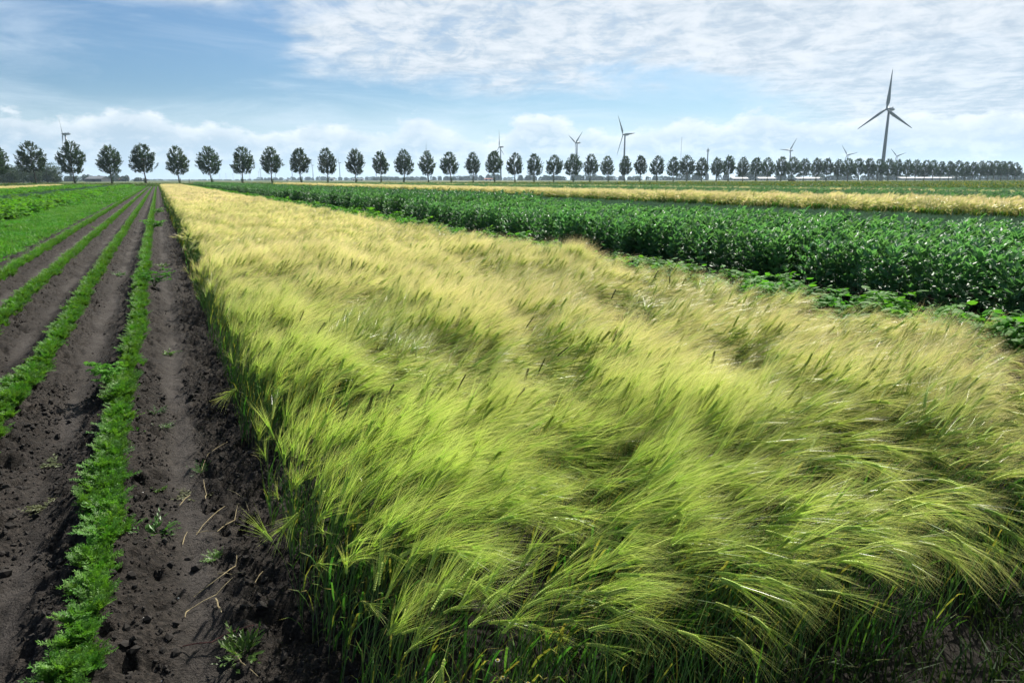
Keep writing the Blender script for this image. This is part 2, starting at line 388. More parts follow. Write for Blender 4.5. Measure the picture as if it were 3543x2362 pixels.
me.vertices.add(nv); me.vertices.foreach_set('co', np.stack([X.ravel(), Y.ravel(), Z.ravel()], 1).astype(np.float32).ravel())
me.loops.add(quads.size); me.loops.foreach_set('vertex_index', quads.ravel())
me.polygons.add(len(quads)); me.polygons.foreach_set('loop_start', np.arange(0, quads.size, 4, dtype=np.int32))
me.polygons.foreach_set('use_smooth', np.ones(len(quads), bool))
me.update(calc_edges=True); me.validate()
me.attributes.new('t', 'FLOAT', 'POINT').data.foreach_set('value', track_t(X, Y).ravel().astype(np.float32))
me.materials.append(M['soil'])
o = link(bpy.data.objects.new('tilled_soil', me)); o['kind'] = 'structure'

# ------------------------------------------------------------------ scattering (uncountable crop masses)
def proto(name, mb, mats, smooth=False):
    return bpy.data.objects.new(name, mb.mesh(name, mats, smooth))
def scatter(name, protos, pos, rot, scl, idx, label, cat):
    n = len(pos)
    me = bpy.data.meshes.new(name); me.vertices.add(n); me.vertices.foreach_set('co', np.asarray(pos, np.float32).ravel())
    me.attributes.new('rot', 'FLOAT_VECTOR', 'POINT').data.foreach_set('vector', np.asarray(rot, np.float32).ravel())
    me.attributes.new('scl', 'FLOAT_VECTOR', 'POINT').data.foreach_set('vector', np.asarray(scl, np.float32).ravel())
    me.attributes.new('pick', 'INT', 'POINT').data.foreach_set('value', np.asarray(idx, np.int32))
    me.update()
    o = link(bpy.data.objects.new(name, me)); tag(o, label, cat, kind='stuff')
    g = bpy.data.node_groups.new(name, 'GeometryNodeTree')
    g.interface.new_socket('Geometry', in_out='INPUT', socket_type='NodeSocketGeometry')
    g.interface.new_socket('Geometry', in_out='OUTPUT', socket_type='NodeSocketGeometry')
    gi = g.nodes.new('NodeGroupInput'); go = g.nodes.new('NodeGroupOutput'); jn = g.nodes.new('GeometryNodeJoinGeometry')
    def attr(nm, typ):
        a = g.nodes.new('GeometryNodeInputNamedAttribute'); a.data_type = typ; a.inputs[0].default_value = nm
        return [s_ for s_ in a.outputs if s_.enabled and s_.name == 'Attribute'][0]
    ra = attr('rot', 'FLOAT_VECTOR'); sa = attr('scl', 'FLOAT_VECTOR'); pa = attr('pick', 'INT')
    er = g.nodes.new('FunctionNodeEulerToRotation'); g.links.new(ra, er.inputs[0])
    for i, p in enumerate(protos):
        oi = g.nodes.new('GeometryNodeObjectInfo'); oi.inputs['Object'].default_value = p
        cmp_ = g.nodes.new('FunctionNodeCompare'); cmp_.data_type = 'INT'; cmp_.operation = 'EQUAL'
        ci = [s_ for s_ in cmp_.inputs if s_.enabled]
        g.links.new(pa, ci[0]); ci[1].default_value = i
        ip = g.nodes.new('GeometryNodeInstanceOnPoints')
        g.links.new(gi.outputs[0], ip.inputs['Points']); g.links.new(cmp_.outputs[0], ip.inputs['Selection'])
        g.links.new(oi.outputs['Geometry'], ip.inputs['Instance']); g.links.new(er.outputs[0], ip.inputs['Rotation']); g.links.new(sa, ip.inputs['Scale'])
        g.links.new(ip.outputs[0], jn.inputs[0])
    g.links.new(jn.outputs[0], go.inputs[0])
    md = o.modifiers.new('scatter', 'NODES'); md.node_group = g
    return o
def area_pts(x0, x1, y0, y1, dens):
    n = int((x1 - x0) * (y1 - y0) * dens)
    return np.stack([rng.uniform(x0, x1, n), rng.uniform(y0, y1, n)], 1)
_FH = np.array([math.sin(YAW), math.cos(YAW)]); _RH = np.array([math.cos(YAW), -math.sin(YAW)])
def in_view(p, margin=1.2):
    """keep what lies inside the photographed wedge, plus a step to either side"""
    f = p @ _FH; r = p @ _RH
    return (np.abs(r) < f * 0.80 + margin) & (f > 0.2)
def banded(x0, x1, bands):
    """bands of (y0, y1, density)"""
    return np.concatenate([area_pts(x0, x1, a, b, d) for a, b, d in bands])
def put(name, protos, p, label, cat, z=0.0, s=(0.85, 1.15), tilt=0.12, margin=1.5, grow=None, idx=None, az=None):
    p = p[in_view(p, margin)]
    n = len(p)
    rot = np.stack([rng.normal(0, tilt, n), rng.normal(0, tilt, n), rng.uniform(0, 6.283, n) if az is None else rng.normal(az[0], az[1], n)], 1)
    sc_ = rng.uniform(*s, n)[:, None] * np.ones((1, 3))
    if grow is not None: sc_ = sc_ * grow(p)[:, None]
    zz = z(p) if callable(z) else np.full(n, z)
    return scatter(name, protos, np.column_stack([p, zz]), rot, sc_, rng.integers(0, len(protos), n), label, cat)

# ------------------------------------------------------------------ barley
def barley(bend, n_awn=26, grains=9, hgt=0.62, spread=0.28, aw=0.0010, seg=6, leaves=2, awl=0.225, detail=2, lw=1.0):
    """one plant leaning to +x: stem, leaves, ear of two grain rows, awns"""
    P = {q: MB() for q in ('stem', 'leaf', 'ear', 'awns')}
    pts = [Vector((0, 0, 0))]; a = 0.05; ns = seg
    yaw = random.uniform(-.25, .25)
    for i in range(ns):
        s = (i + 1) / ns
        ang = 0.05 + 0.25 * bend * s + bend * 1.05 * s ** 5
        pts.append(pts[-1] + Vector((math.sin(ang) * math.cos(yaw), math.sin(ang) * math.sin(yaw), math.cos(ang))) * hgt / ns)
    P['stem'].tube(pts, [0.0021 - 0.0009 * i / ns for i in range(ns + 1)], 3)
    d = (pts[-1] - pts[-2]).normalized()
    # ear axis keeps curving
    L = random.uniform(0.075, 0.095)
    ax = [pts[-1]]; dd = d.copy(); ns_e = 3
    down = Vector((math.cos(yaw) * .75, math.sin(yaw) * .75, -0.55)).normalized()
    for i in range(ns_e):
        dd = (dd * (1 - 0.16 * bend) + down * 0.16 * bend).normalized(); ax.append(ax[-1] + dd * L / ns_e)
    roll = random.uniform(0, math.pi)
    u0 = dd.cross(Vector((0, 0, 1)));
    if u0.length < .05: u0 = Vector((0, 1, 0))
    u0.normalize(); u0 = Matrix.Rotation(roll, 3, dd) @ u0; w0 = dd.cross(u0)
    def axp(s):
        q = s * ns_e; i = min(int(q), ns_e - 1); return ax[i].lerp(ax[i + 1], q - i)
    if detail >= 2:
        for g in range(grains):
            s = (g + .3) / grains
            for sg in (-1, 1):
                c_ = axp(min(1, s + (.5 / grains if sg > 0 else 0))) + u0 * sg * 0.0050 * (1 - .35 * s)
                gl = 0.0092; gw = 0.0046; ux = (dd + u0 * sg * .3).normalized()
                sd = u0; V = [c_ - ux * gl, c_ + sd * gw, c_ + w0 * gw * 1.1, c_ - sd * gw, c_ - w0 * gw * 1.1, c_ + ux * gl]
                P['ear'].add(V, [(0, 2, 1), (0, 3, 2), (0, 4, 3), (0, 1, 4), (5, 1, 2), (5, 2, 3), (5, 3, 4), (5, 4, 1)], [.1, .6, .6, .6, .6, 1])
    else:
        P['ear'].tube([ax[0], ax[1], ax[-1]], [0.002, 0.0055 * (1 if detail else 1.6), 0.003], 3)
    for j in range(n_awn):
        s = (j + .5) / n_awn; b = axp(s)
        sg = 1 if j % 2 else -1
        side = (u0 * sg * random.uniform(.35, 1) + w0 * random.uniform(-.8, .8)).normalized()
        dr = (dd + side * spread * random.uniform(.3, 1.25) * (1.25 - .5 * s)).normalized()
        l = awl * random.uniform(.8, 1.1) * (1.05 - .25 * abs(s - .5))
        mid = b + dr * l * .5 + side * 0.002
        tip = b + dr * l + side * l * spread * random.uniform(.0, .35) + Vector((0.01, 0, -0.012 * bend))
        sd = dr.cross(rv()).normalized()
        P['awns'].ribbon([b, mid, tip], [aw, aw * .75, 0 if detail else aw * .3], sd, 0.0, 1.0)
    for q in range(leaves):
        i0 = random.randint(0, max(1, ns // 2 - 1)); b = pts[i0]
        th = random.uniform(0, 6.28); ld = Vector((math.cos(th), math.sin(th), 0)); ll = random.uniform(.12, .24)
        side = ld.cross(Vector((0, 0, 1)))
        wl = random.uniform(.006, .011) * lw
        P['leaf'].ribbon([b, b + ld * ll * .10 + Vector((.01, 0, ll * .45)), b + ld * ll * .26 + Vector((.03, 0, ll * .8)), b + ld * ll * .5 + Vector((.05, 0, ll * .95))],
                         [wl * .7, wl, wl * .8, 0], side, 0.0 if random.random() < .68 else .8, 1.0)
    return P
ORDER = ('stem', 'leaf', 'ear', 'awns')
BM = [M['stem'], M['bleaf'], M['ear'], M['awn']]
NV = 10
near_parts = [barley(0.25 + 1.15 * i / (NV - 1), leaves=2) for i in range(NV)]
near_protos = [proto('barley_plant_source', merge(p, ORDER), BM) for p in near_parts]
def clump(n, size, **kw):
    tot = MB()
    for i in range(n):
        p = merge(barley(random.uniform(.3, 1.3), hgt=random.uniform(.53, .66), **kw), ORDER)
        append(tot, xform(p, Matrix.Translation((random.uniform(-size, size), random.uniform(-size, size), 0)) @ Matrix.Rotation(random.uniform(-.5, .5), 4, 'Z')))
    return tot
mid_protos = [proto('barley_clump_source', clump(12, .10, n_awn=16, detail=1, aw=.0026, seg=4, leaves=1, awl=.18, lw=2), BM) for i in range(5)]
far_protos = [proto('barley_clump_source', clump(26, .28, n_awn=9, detail=0, aw=.0085, seg=3, leaves=3, awl=.19, spread=.22, lw=4), BM) for i in range(4)]
WIND = R_(-7)
BX0, BX1, BY0 = 0.34, 5.65, 1.76
def bar_field(p):
    """(height factor, bend 0..1, azimuth) from slow gust patterns"""
    g1 = fbm(p[:, 0] * 1.5, p[:, 1] * 1.1, 3, 5); g2 = fbm(p[:, 0] * .8 + 9, p[:, 1] * .6, 2, 12)
    g3 = fbm(p[:, 0] * 2.3 + 31, p[:, 1] * 2.3, 2, 80); g4 = fbm(p[:, 0] * 2.1 + 3, p[:, 1] * 2.1 + 7, 2, 84)
    hf = 0.90 + 0.12 * np.clip(g1 * 1.6 - .3, 0, 1) + .26 * (g3 - .36)
    az = WIND + (g2 - .5) * 1.0 + (g4 - .5) * 1.5
    right = np.clip((p[:, 0] - .5) / 3.0, 0, 1) * np.clip(1.3 - p[:, 1] / 9.0, .2, 1)
    bend = np.clip(0.08 + (1 - g1) * .55 + (g2 - .5) * .35 + (g3 - .5) * -.7 + .27 * right, 0, 1)
    edge = np.clip((p[:, 0] - BX0) / 0.5, 0, 1)
    return hf, bend * (0.2 + 0.8 * edge), az
pn = np.concatenate([area_pts(BX0, BX1, BY0, 7.0, 500), area_pts(BX0, BX1, 7.0, 12.0, 320)])
edge_j = (fbm(pn[:, 1] * 3, pn[:, 1] * 0, 3, 21) - .5) * .14
pn = pn[(pn[:, 0] > BX0 + edge_j + .02) & (pn[:, 1] > BY0 + (fbm(pn[:, 0] * 3, pn[:, 0] * 0, 3, 22) - .5) * .16)]
pn = pn[in_view(pn, 1.0)]
gap = fbm(pn[:, 0] * 2.3 + 31, pn[:, 1] * 2.3, 2, 80)
pn = pn[rng.random(len(pn)) < np.clip((gap - .27) * 3.4, .08, 1) + np.clip((pn[:, 1] - 6) / 6, 0, 1)]
hf, bend, az = bar_field(pn)
n = len(pn)
az = az + rng.normal(0, .20, n); tilt = rng.normal(0.06, .09, n) + .12 * bend
hf = hf * rng.uniform(.86, 1.08, n)
eg = np.clip(1 - (pn[:, 0] - BX0) / 0.32, 0, 1)               # looser, lower, wilder heads along the soil edge
hf = hf * (1 - eg * rng.uniform(0, .32, n)); az = az + eg * rng.normal(0, .75, n); tilt = tilt * (1 - .5 * eg)
ef = np.clip(1 - (pn[:, 1] - BY0) / 0.5, 0, 1); hf = hf * (1 - ef * rng.uniform(0, .22, n)); az = az - ef * rng.uniform(.1, 1.0, n) * np.clip(pn[:, 0] / 1.5, .2, 1); tilt = tilt + ef * rng.uniform(0, .35, n) * np.clip(pn[:, 0] / 1.5, .2, 1)
idx = np.clip((bend + rng.normal(0, .16, n)) * NV, 0, NV - 1).astype(int)
dist = np.hypot(pn[:, 0], pn[:, 1])
vis = np.abs(pn @ _RH) < (pn @ _FH) * .76 + .1
order = np.argsort(dist + np.where(vis, 0, 100))
pick = np.zeros(n, bool); pick[order[:300]] = True
rot = np.stack([rng.normal(0, .05, n), tilt, az], 1)
zs = np.full(n, -0.02)
keep = ~pick
scatter('barley_crop', near_protos, np.column_stack([pn, zs])[keep], rot[keep], (hf[:, None] * np.ones((1, 3)))[keep], idx[keep],
        'dense swaying barley filling the near half of the golden strip', 'barley')
stubs = []
for i in range(5):
    b_ = barley(.25 + .1 * i, n_awn=0, grains=0, hgt=.46, leaves=2, lw=.75); stubs.append(proto('barley_tiller_source', merge(b_, ('stem', 'leaf')), BM[:2]))
ps = area_pts(.42, BX1, BY0 - .30, BY0 + .35, 330); ps = ps[in_view(ps, 1.0)]; n_s = len(ps)
scatter('barley_tillers', stubs, np.column_stack([ps, np.full(n_s, -.06)]), np.stack([rng.normal(0, .12, n_s), rng.normal(.08, .12, n_s), rng.normal(WIND, .9, n_s)], 1),
        rng.uniform(.55, 1.1, n_s)[:, None] * np.ones((1, 3)), rng.integers(0, 5, n_s), 'dark earless barley stems crowding the shaded front end of the strip', 'barley')
part_mesh = []
for p in near_parts:
    part_mesh.append([(nm, p[kx].mesh('barley_' + nm, [mt])) for nm, kx, mt in (('stem', 'stem', M['stem']), ('leaves', 'leaf', M['bleaf']), ('ear', 'ear', M['ear']), ('awns', 'awns', M['awn']))])
for i in np.nonzero(pick)[0]:
    e = empty('barley_plant', (pn[i, 0], pn[i, 1], -0.02))
    e.rotation_euler = rot[i]; e.scale = (hf[i],) * 3
    tag(e, 'nodding green barley plant in the front fringe of the near barley strip', 'barley', 'barley plants in the front fringe')
    for nm, me in part_mesh[idx[i]]:
        ch = bpy.data.objects.new(nm, me); link(ch, e)
        if nm in ('leaves', 'awns'): ch['kind'] = 'stuff'
# farther barley of the same strip, then the other grain strips
def bar_clumps(name, x0, x1, bands, protos, label, margin=2.0, az_s=.35, hs=1.0):
    p = banded(x0, x1, bands); p = p[in_view(p, margin)]
    hf, bend, az = bar_field(p); n = len(p)
    r_ = np.stack([rng.normal(0, .05, n), rng.normal(0.04, .05, n) + .12 * bend, az + rng.normal(0, az_s, n)], 1)
    s_ = (hf * rng.uniform(.9, 1.08, n))[:, None] * np.array([[1, 1, hs]])
    scatter(name, protos, np.column_stack([p, np.full(n, -.03)]), r_, s_, rng.integers(0, len(protos), n), label, 'barley')
bar_clumps('barley_crop', BX0 + .08, BX1, [(12, 22, 30), (22, 42, 24)], mid_protos, 'golden barley tops in the middle stretch of the near strip')
bar_clumps('barley_crop', BX0 + .2, BX1 - .1, [(42, 90, 11), (90, STRIP_END, 6)], far_protos, 'pale golden barley narrowing to the far end of the near strip')
bar_clumps('barley_crop', 32, 39, [(15, STRIP_END, 6.5)], far_protos, 'golden barley strip with dark green front behind the bluish onions', hs=1.28)
bar_clumps('barley_crop', 59, 66, [(28, STRIP_END - 4, 3.2)], far_protos, 'thin far golden grain strip below the meadow', hs=1.2)
bar_clumps('barley_crop', -27, -23.5, [(110, STRIP_END, 3.6)], far_protos, 'thin golden grain strip at the left below the wood')

# star-shaped ears that nod straight out over the bare soil
def star_ear(x, y, z, az, label, seed):
    random.seed(seed)
    root = empty('barley_plant', (x + .17, y, -0.02))
    P = barley(1.5, n_awn=44, grains=9, hgt=z, spread=.6, aw=.0016, leaves=2, awl=.125)
    root.rotation_euler = (0, -.05, az)
    for nm, kx, mt in (('stem', 'stem', M['stem']), ('leaves', 'leaf', M['bleaf']), ('ear', 'ear', M['ear']), ('awns', 'awns', M['awn'])):
        ch = P[kx].obj(nm, mt, root)
        if nm in ('leaves', 'awns'): ch['kind'] = 'stuff'
    tag(root, label, 'barley')
star_ear(0.47, 3.00, .60, R_(215), 'barley plant with pale star-like awns drooping over bare soil beside the long straws', 1)
star_ear(0.60, 3.55, .62, R_(250), 'barley plant with bright star-shaped ear, second above the drooping pale one', 2)
star_ear(0.62, 1.95, .56, R_(240), 'lowest star-shaped yellow barley ear near the bottom edge', 3)
star_ear(0.66, 4.10, .62, R_(230), 'star-shaped barley ear halfway up the strip edge', 4)
star_ear(0.42, 5.10, .58, R_(190), 'pale barley ear fanning left over the soil, topmost of the star-shaped ones', 5)
random.seed(11)
dk = [barley(.12 + .1 * i, n_awn=0, grains=9, hgt=.70, leaves=1) for i in range(3)]
M['darkear'] = leafmat('dark_ear', [(0, (0.09, 0.12, 0.025)), (1, (0.20, 0.22, 0.05))], 0.15, 0.6, 0.25)
dkm = [[(nm, p[kx].mesh('ear_' + nm, [mt])) for nm, kx, mt in (('stem', 'stem', M['stem']), ('ear', 'ear', M['darkear']))] for p in dk]
for i in range(26):
    y = 3.0 + 9 * random.random() ** 1.2; x = random.uniform(.4, min(5.2, .8 + y * .7))
    e = empty('barley_plant', (x, y, -.02)); e.rotation_euler = (random.uniform(-.2, .2), random.uniform(-.05, .3), random.uniform(-.5, .5)); e.scale = (random.uniform(.95, 1.12),) * 3
    tag(e, 'upright dark ear without awns poking out of the barley', 'barley', 'dark ears standing above the barley')
    for nm, me in dkm[i % 3]: link(bpy.data.objects.new(nm, me), e)

# ------------------------------------------------------------------ carrots
def carrot(n_fr=13, pin=12, hgt=.125):
    mb = MB()
    for f in range(n_fr):
        th = random.uniform(0, 6.28); out_ = random.uniform(.25, .95); l = hgt * random.uniform(.8, 1.25)
        hd = Vector((math.cos(th), math.sin(th), 0))
        pts = []
        for i in range(5):
            s = i / 4; pts.append(hd * l * out_ * (s ** 1.3) + Vector((0, 0, l * (1.05 * s - .38 * out_ * s * s))))
        side = hd.cross(Vector((0, 0, 1)))
        mb.ribbon(pts, [.003, .0026, .0022, .0018, 0], side, .1, .5)
        for j in range(pin):
            s = .28 + .72 * j / (pin - 1); q = s * 4; i = min(int(q), 3); b = pts[i].lerp(pts[i + 1], q - i)
            fw = (pts[i + 1] - pts[i]).normalized()
            for sg in (-1, 1):
                wl = l * .24 * (1.15 - .75 * s) + .007
                dr = (side * sg + fw * .7 + rv(.25)).normalized()
                nrm = fw.cross(side)
                for kq in range(2):
                    d2 = (dr + rv(.45)).normalized()
                    mb.leaf(b, d2, nrm + rv(.4), wl * random.uniform(.7, 1.1), wl * .26, t=random.uniform(.35, 1))
    return mb
car_near = [proto('carrot_plant_source', carrot(), [M['carrot']]) for i in range(6)]
def carrot_patch():
    mb = MB()
    for i in range(9):
        append(mb, xform(carrot(7, 5, .105), Matrix.Translation((random.uniform(-.06, .06), random.uniform(-.22, .22), random.uniform(-.02, .02)))))
    return mb
car_far = [proto('carrot_patch_source', carrot_patch(), [M['carrot']]) for i in range(4)]
pp = []
for ri, rx in enumerate(RIDGE):
    y0 = [1.6, 3.0, 6.0, 9.0][ri]
    nn_ = int((16 - y0) * 60)
    yy = rng.uniform(y0, 16, nn_)
    pp.append(np.stack([rx - 0.75 * (fbm(yy * 0, yy * .8, 2, 30) - .5) * .12 + rng.normal(0, .034, nn_), yy], 1))
pp = np.concatenate(pp); pp = pp[in_view(pp, .6)]
dist = np.hypot(pp[:, 0], pp[:, 1]); vis = np.abs(pp @ _RH) < (pp @ _FH) * .74
od = np.argsort(dist + np.where(vis, 0, 100)); pk = np.zeros(len(pp), bool); pk[od[:300]] = True
n = len(pp); rt = np.stack([rng.normal(0, .12, n), rng.normal(.05, .12, n), rng.uniform(0, 6.28, n)], 1); ss = rng.uniform(.48, .92, n) * np.clip(.82 + pp[:, 1] * .03, 0, 1); ix = rng.integers(0, 6, n)
zz = soil_z(pp[:, 0], pp[:, 1]) - .01
for i in np.nonzero(pk)[0]:
    c_ = bpy.data.objects.new('carrot_plant', car_near[ix[i]].data); link(c_)
    c_.location = (pp[i, 0], pp[i, 1], zz[i]); c_.rotation_euler = rt[i]; c_.scale = (ss[i],) * 3
    tag(c_, 'feathery green carrot plant in the near stretch of the ridge rows', 'carrot plant', 'carrot plants in the near ridge rows')
kq = ~pk
scatter('carrot_crop', car_near, np.column_stack([pp, zz])[kq], rt[kq], ss[kq, None] * np.ones((1, 3)), ix[kq], 'feathery carrot tops along the middle stretch of the ridges', 'carrots')
pf = []
for rx in RIDGE:
    yy = np.concatenate([np.arange(16, 60, .17), np.arange(60, STRIP_END, .3)])
    pf.append(np.stack([np.full(len(yy), rx) + rng.normal(0, .015, len(yy)), yy + rng.uniform(-.1, .1, len(yy))], 1))
pf = np.concatenate(pf)
n = len(pf)
scatter('carrot_crop', car_far, np.column_stack([pf, soil_z(pf[:, 0], pf[:, 1])]), np.stack([np.zeros(n), np.zeros(n), rng.choice([0, math.pi], n)], 1),
        rng.uniform(.85, 1.15, n)[:, None] * np.ones((1, 3)), rng.integers(0, 4, n), 'four thin carrot rows running to the far end', 'carrots')

# loose crumbs of soil
def clodmesh():
    mb = MB(); V = []; a = random.uniform(.7, 1.2)
    t = (1 + 5 ** .5) / 2
    for p in ((-1, t, 0), (1, t, 0), (-1, -t, 0), (1, -t, 0), (0, -1, t), (0, 1, t), (0, -1, -t), (0, 1, -t), (t, 0, -1), (t, 0, 1), (-t, 0, -1), (-t, 0, 1)):
        V.append(Vector(p) * random.uniform(.32, .62))
    mb.add(V, [(0, 11, 5), (0, 5, 1), (0, 1, 7), (0, 7, 10), (0, 10, 11), (1, 5, 9), (5, 11, 4), (11, 10, 2), (10, 7, 6), (7, 1, 8), (3, 9, 4), (3, 4, 2), (3, 2, 6), (3, 6, 8), (3, 8, 9), (4, 9, 5), (2, 4, 11), (6, 2, 10), (8, 6, 7), (9, 8, 1)], .5)
    return mb
clods = [proto('clod_source', clodmesh(), [M['clod']]) for i in range(5)]
pc = np.concatenate([area_pts(-3.2, .7, 1.3, 7, 1400), area_pts(-3.2, .5, 7, 16, 160)])
pc = pc[in_view(pc, .4)]
pc = pc[track_t(pc[:, 0], pc[:, 1]) < rng.uniform(.05, .6, len(pc))]
n = len(pc); cs = np.minimum(.0042 * rng.lognormal(0, .7, n), .024)
scatter('soil_crumbs', clods, np.column_stack([pc, soil_z(pc[:, 0], pc[:, 1]) + cs * .3]), rng.uniform(0, 6.28, (n, 3)), cs[:, None] * rng.uniform(.7, 1.2, (n, 3)), rng.integers(0, 5, n), 'dark crumbs of loose soil between the carrot rows', 'soil')

# ------------------------------------------------------------------ beans
def bean(h=.95, nodes=14):
    P = {'stem': MB(), 'leaves': MB()}
    lean = random.uniform(.02, .16)
    def st(s): return Vector((lean * s * s * h, 0, s * h))
    P['stem'].tube([st(i / 5) for i in range(6)], [.0065, .006, .0055, .005, .004, .003], 4)
    for i in range(nodes):
        s = .12 + .88 * i / (nodes - 1); b = st(s)
        th = i * 2.4 + random.uniform(-.4, .4)
        upn = .5 + .9 * s ** 2                         # upper leaves stand upright
        od_ = Vector((math.cos(th), math.sin(th), upn)).normalized()
        pl = .055 + .05 * (1 - s)
        pt = b + od_ * pl
        P['leaves'].ribbon([b, pt, pt + od_ * .05], [.003, .003, .0015], od_.cross(Vector((0, 0, 1))), .6, .6)
        nl = 3 if s > .3 else 2
        for j in range(nl):
            bb = b + od_ * (pl + .028 * j)
            for sg in (-1, 1):
                sd = od_.cross(Vector((0, 0, 1))).normalized() * sg
                d_ = (sd * random.uniform(.5, .9) + od_ * .8 + Vector((.28, 0, .25 * s)) + rv(.25)).normalized()
                L = random.uniform(.08, .14) * (1.1 - .25 * abs(s - .6)); 
                P['leaves'].oval(bb, d_, Vector((0, 0, 1)) + rv(.45) - od_ * .25, L, L * random.uniform(.36, .5), t=.25 + .75 * s * random.uniform(.7, 1), fold=.14, droop=random.uniform(0, .15))
    for j in range(5):
        th = random.uniform(0, 6.28); d_ = Vector((math.cos(th) * .35 + .2, math.sin(th) * .35, 1))
        P['leaves'].leaf(st(1), d_, Vector((math.cos(th), math.sin(th), .2)), random.uniform(.05, .08), .024, t=1.0)
    return P
bean_parts = [bean(random.uniform(.92, 1.06)) for i in range(6)]
bean_protos = [proto('bean_plant_source', merge(p, ('stem', 'leaves')), [M['beanstem'], M['bean']]) for p in bean_parts]
def bean_patch(n, size, nodes):
    mb = MB()
    for i in range(n):
        append(mb, xform(merge(bean(random.uniform(.9, 1.08), nodes), ('stem', 'leaves')), Matrix.Translation((random.uniform(-size, size), random.uniform(-size, size), 0)) @ Matrix.Rotation(random.uniform(-.6, .6), 4, 'Z')))
    return mb
bean_far = [proto('bean_patch_source', bean_patch(8, .32, 9), [M['beanstem'], M['bean']]) for i in range(3)]
pb = np.concatenate([area_pts(8.75, 14.6, 2.5, 26, 24)])
pb = pb[(pb[:, 0] > 8.75 + .35 * fbm(pb[:, 1] * 1.2, pb[:, 1] * 0, 2, 33))]
pb = pb[in_view(pb, 1.5)]
n = len(pb); gh = .79 + .24 * fbm(pb[:, 0] * .9, pb[:, 1] * .9, 3, 35)
sb = gh * rng.uniform(.92, 1.08, n); rb = np.stack([rng.normal(0, .06, n), rng.normal(.07, .07, n), rng.normal(WIND, .6, n)], 1); ib = rng.integers(0, 6, n)
vis = np.abs(pb @ _RH) < (pb @ _FH) * .755
key = np.hypot(pb[:, 0], pb[:, 1]) + np.where(vis, 0, 100); od = np.argsort(key); pk = np.zeros(n, bool); pk[od[:300]] = True
bpm = [[(nm, p[nm].mesh('bean_' + nm, [mt])) for nm, mt in (('stem', M['beanstem']), ('leaves', M['bean']))] for p in bean_parts]
for i in np.nonzero(pk)[0]:
    e = empty('bean_plant', (pb[i, 0], pb[i, 1], -.06)); e.rotation_euler = rb[i]; e.scale = (sb[i],) * 3
    tag(e, 'tall glossy dark green bean plant at the near right end of the bean strip', 'bean plant', 'bean plants at the near end of the strip')
    for nm, me in bpm[ib[i]]:
        ch = bpy.data.objects.new(nm, me); link(ch, e)
        if nm == 'leaves': ch['kind'] = 'stuff'
scatter('bean_crop', bean_protos, np.column_stack([pb, np.full(n, -.06)])[~pk], rb[~pk], sb[~pk, None] * np.ones((1, 3)), ib[~pk], 'glossy green bean crop in the middle stretch beside the barley', 'beans')
put('bean_crop', bean_far, banded(9.3, 14.5, [(26, 70, 3.4), (70, STRIP_END, 2.2)]), 'green bean strip running back to the trees', 'beans', z=-.06, tilt=.08, az=(WIND, .6))
put('bean_crop', bean_far, banded(40, 58.3, [(20, STRIP_END - 6, 1.6)]), 'pale glinting bean strip behind the golden barley', 'beans', z=-.06, tilt=.08, az=(WIND, .6), s=(.74, .92))
put('bean_crop', bean_far, banded(66.8, 85, [(34, STRIP_END - 8, 1.0)]), 'farthest green bean strip along the meadow edge', 'beans', z=-.06, tilt=.08, az=(WIND, .6), s=(.66, .84))

# ------------------------------------------------------------------ potatoes
def potato(n_st=9, n_lf=4, h=.42, lfl=7, sz=1.0):
    mb = MB()
    for s_ in range(n_st):
        th = random.uniform(0, 6.28); o_ = random.uniform(.2, .8)
        top = Vector((math.cos(th) * o_ * h, math.sin(th) * o_ * h, h * random.uniform(.65, 1.0)))
        mb.tube([(0, 0, 0), top * .5 + Vector((0, 0, .04)), top], [.005, .004, .003], 3, .1, .5)
        for l_ in range(n_lf):
            b = top * random.uniform(.45, 1.0)
            t2 = th + random.uniform(-1.6, 1.6); ld = Vector((math.cos(t2), math.sin(t2), random.uniform(.0, .5))).normalized(); ll = random.uniform(.13, .2)
            sd = ld.cross(Vector((0, 0, 1))).normalized()
            mb.ribbon([b, b + ld * ll * .5 + Vector((0, 0, .015)), b + ld * ll], [.004, .003, .002], sd, .3, .5)
            for j in range(lfl):
                q = (j // 2 + 1) / ((lfl + 1) / 2); bb = b + ld * ll * q
                dr = ld if j == lfl - 1 else (sd * (1 if j % 2 else -1) + ld * .5).normalized()
                L = random.uniform(.055, .085) * (1.25 if j == lfl - 1 else 1) * sz
                mb.oval(bb, dr + Vector((0, 0, -.15)) + rv(.15), Vector((0, 0, 1)) + rv(.7), L, L * .68, t=random.uniform(.45, 1) * (.4 + .6 * b.z / h), fold=-.1, droop=.2)
    return mb
pot = [proto('potato_plant_source', potato(), [M['potato']]) for i in range(5)]
pot_far = []
for i in range(3):
    mb = MB()
    for j in range(7): append(mb, xform(potato(5, 3, .42, 3, 1.7), Matrix.Translation((random.uniform(-.45, .45), random.uniform(-.45, .45), 0))))
    pot_far.append(proto('potato_patch_source', mb, [M['potato']]))
names = ['beside the bottom right corner of the beans', 'second from the right along the barley edge', 'third from the right along the barley edge',
         'fourth from the right, in front of the dark bean stems', 'fifth from the right along the barley edge', 'sixth from the right along the barley edge']
prow = []
y = 2.9
while y < 26:
    prow.append((7.25 + random.uniform(-.35, .45), y, random.uniform(1.05, 1.55))); y += random.uniform(.28, .55)
    if random.random() < .75: prow.append((7.95 + random.uniform(-.3, .3), y, random.uniform(.85, 1.15)))
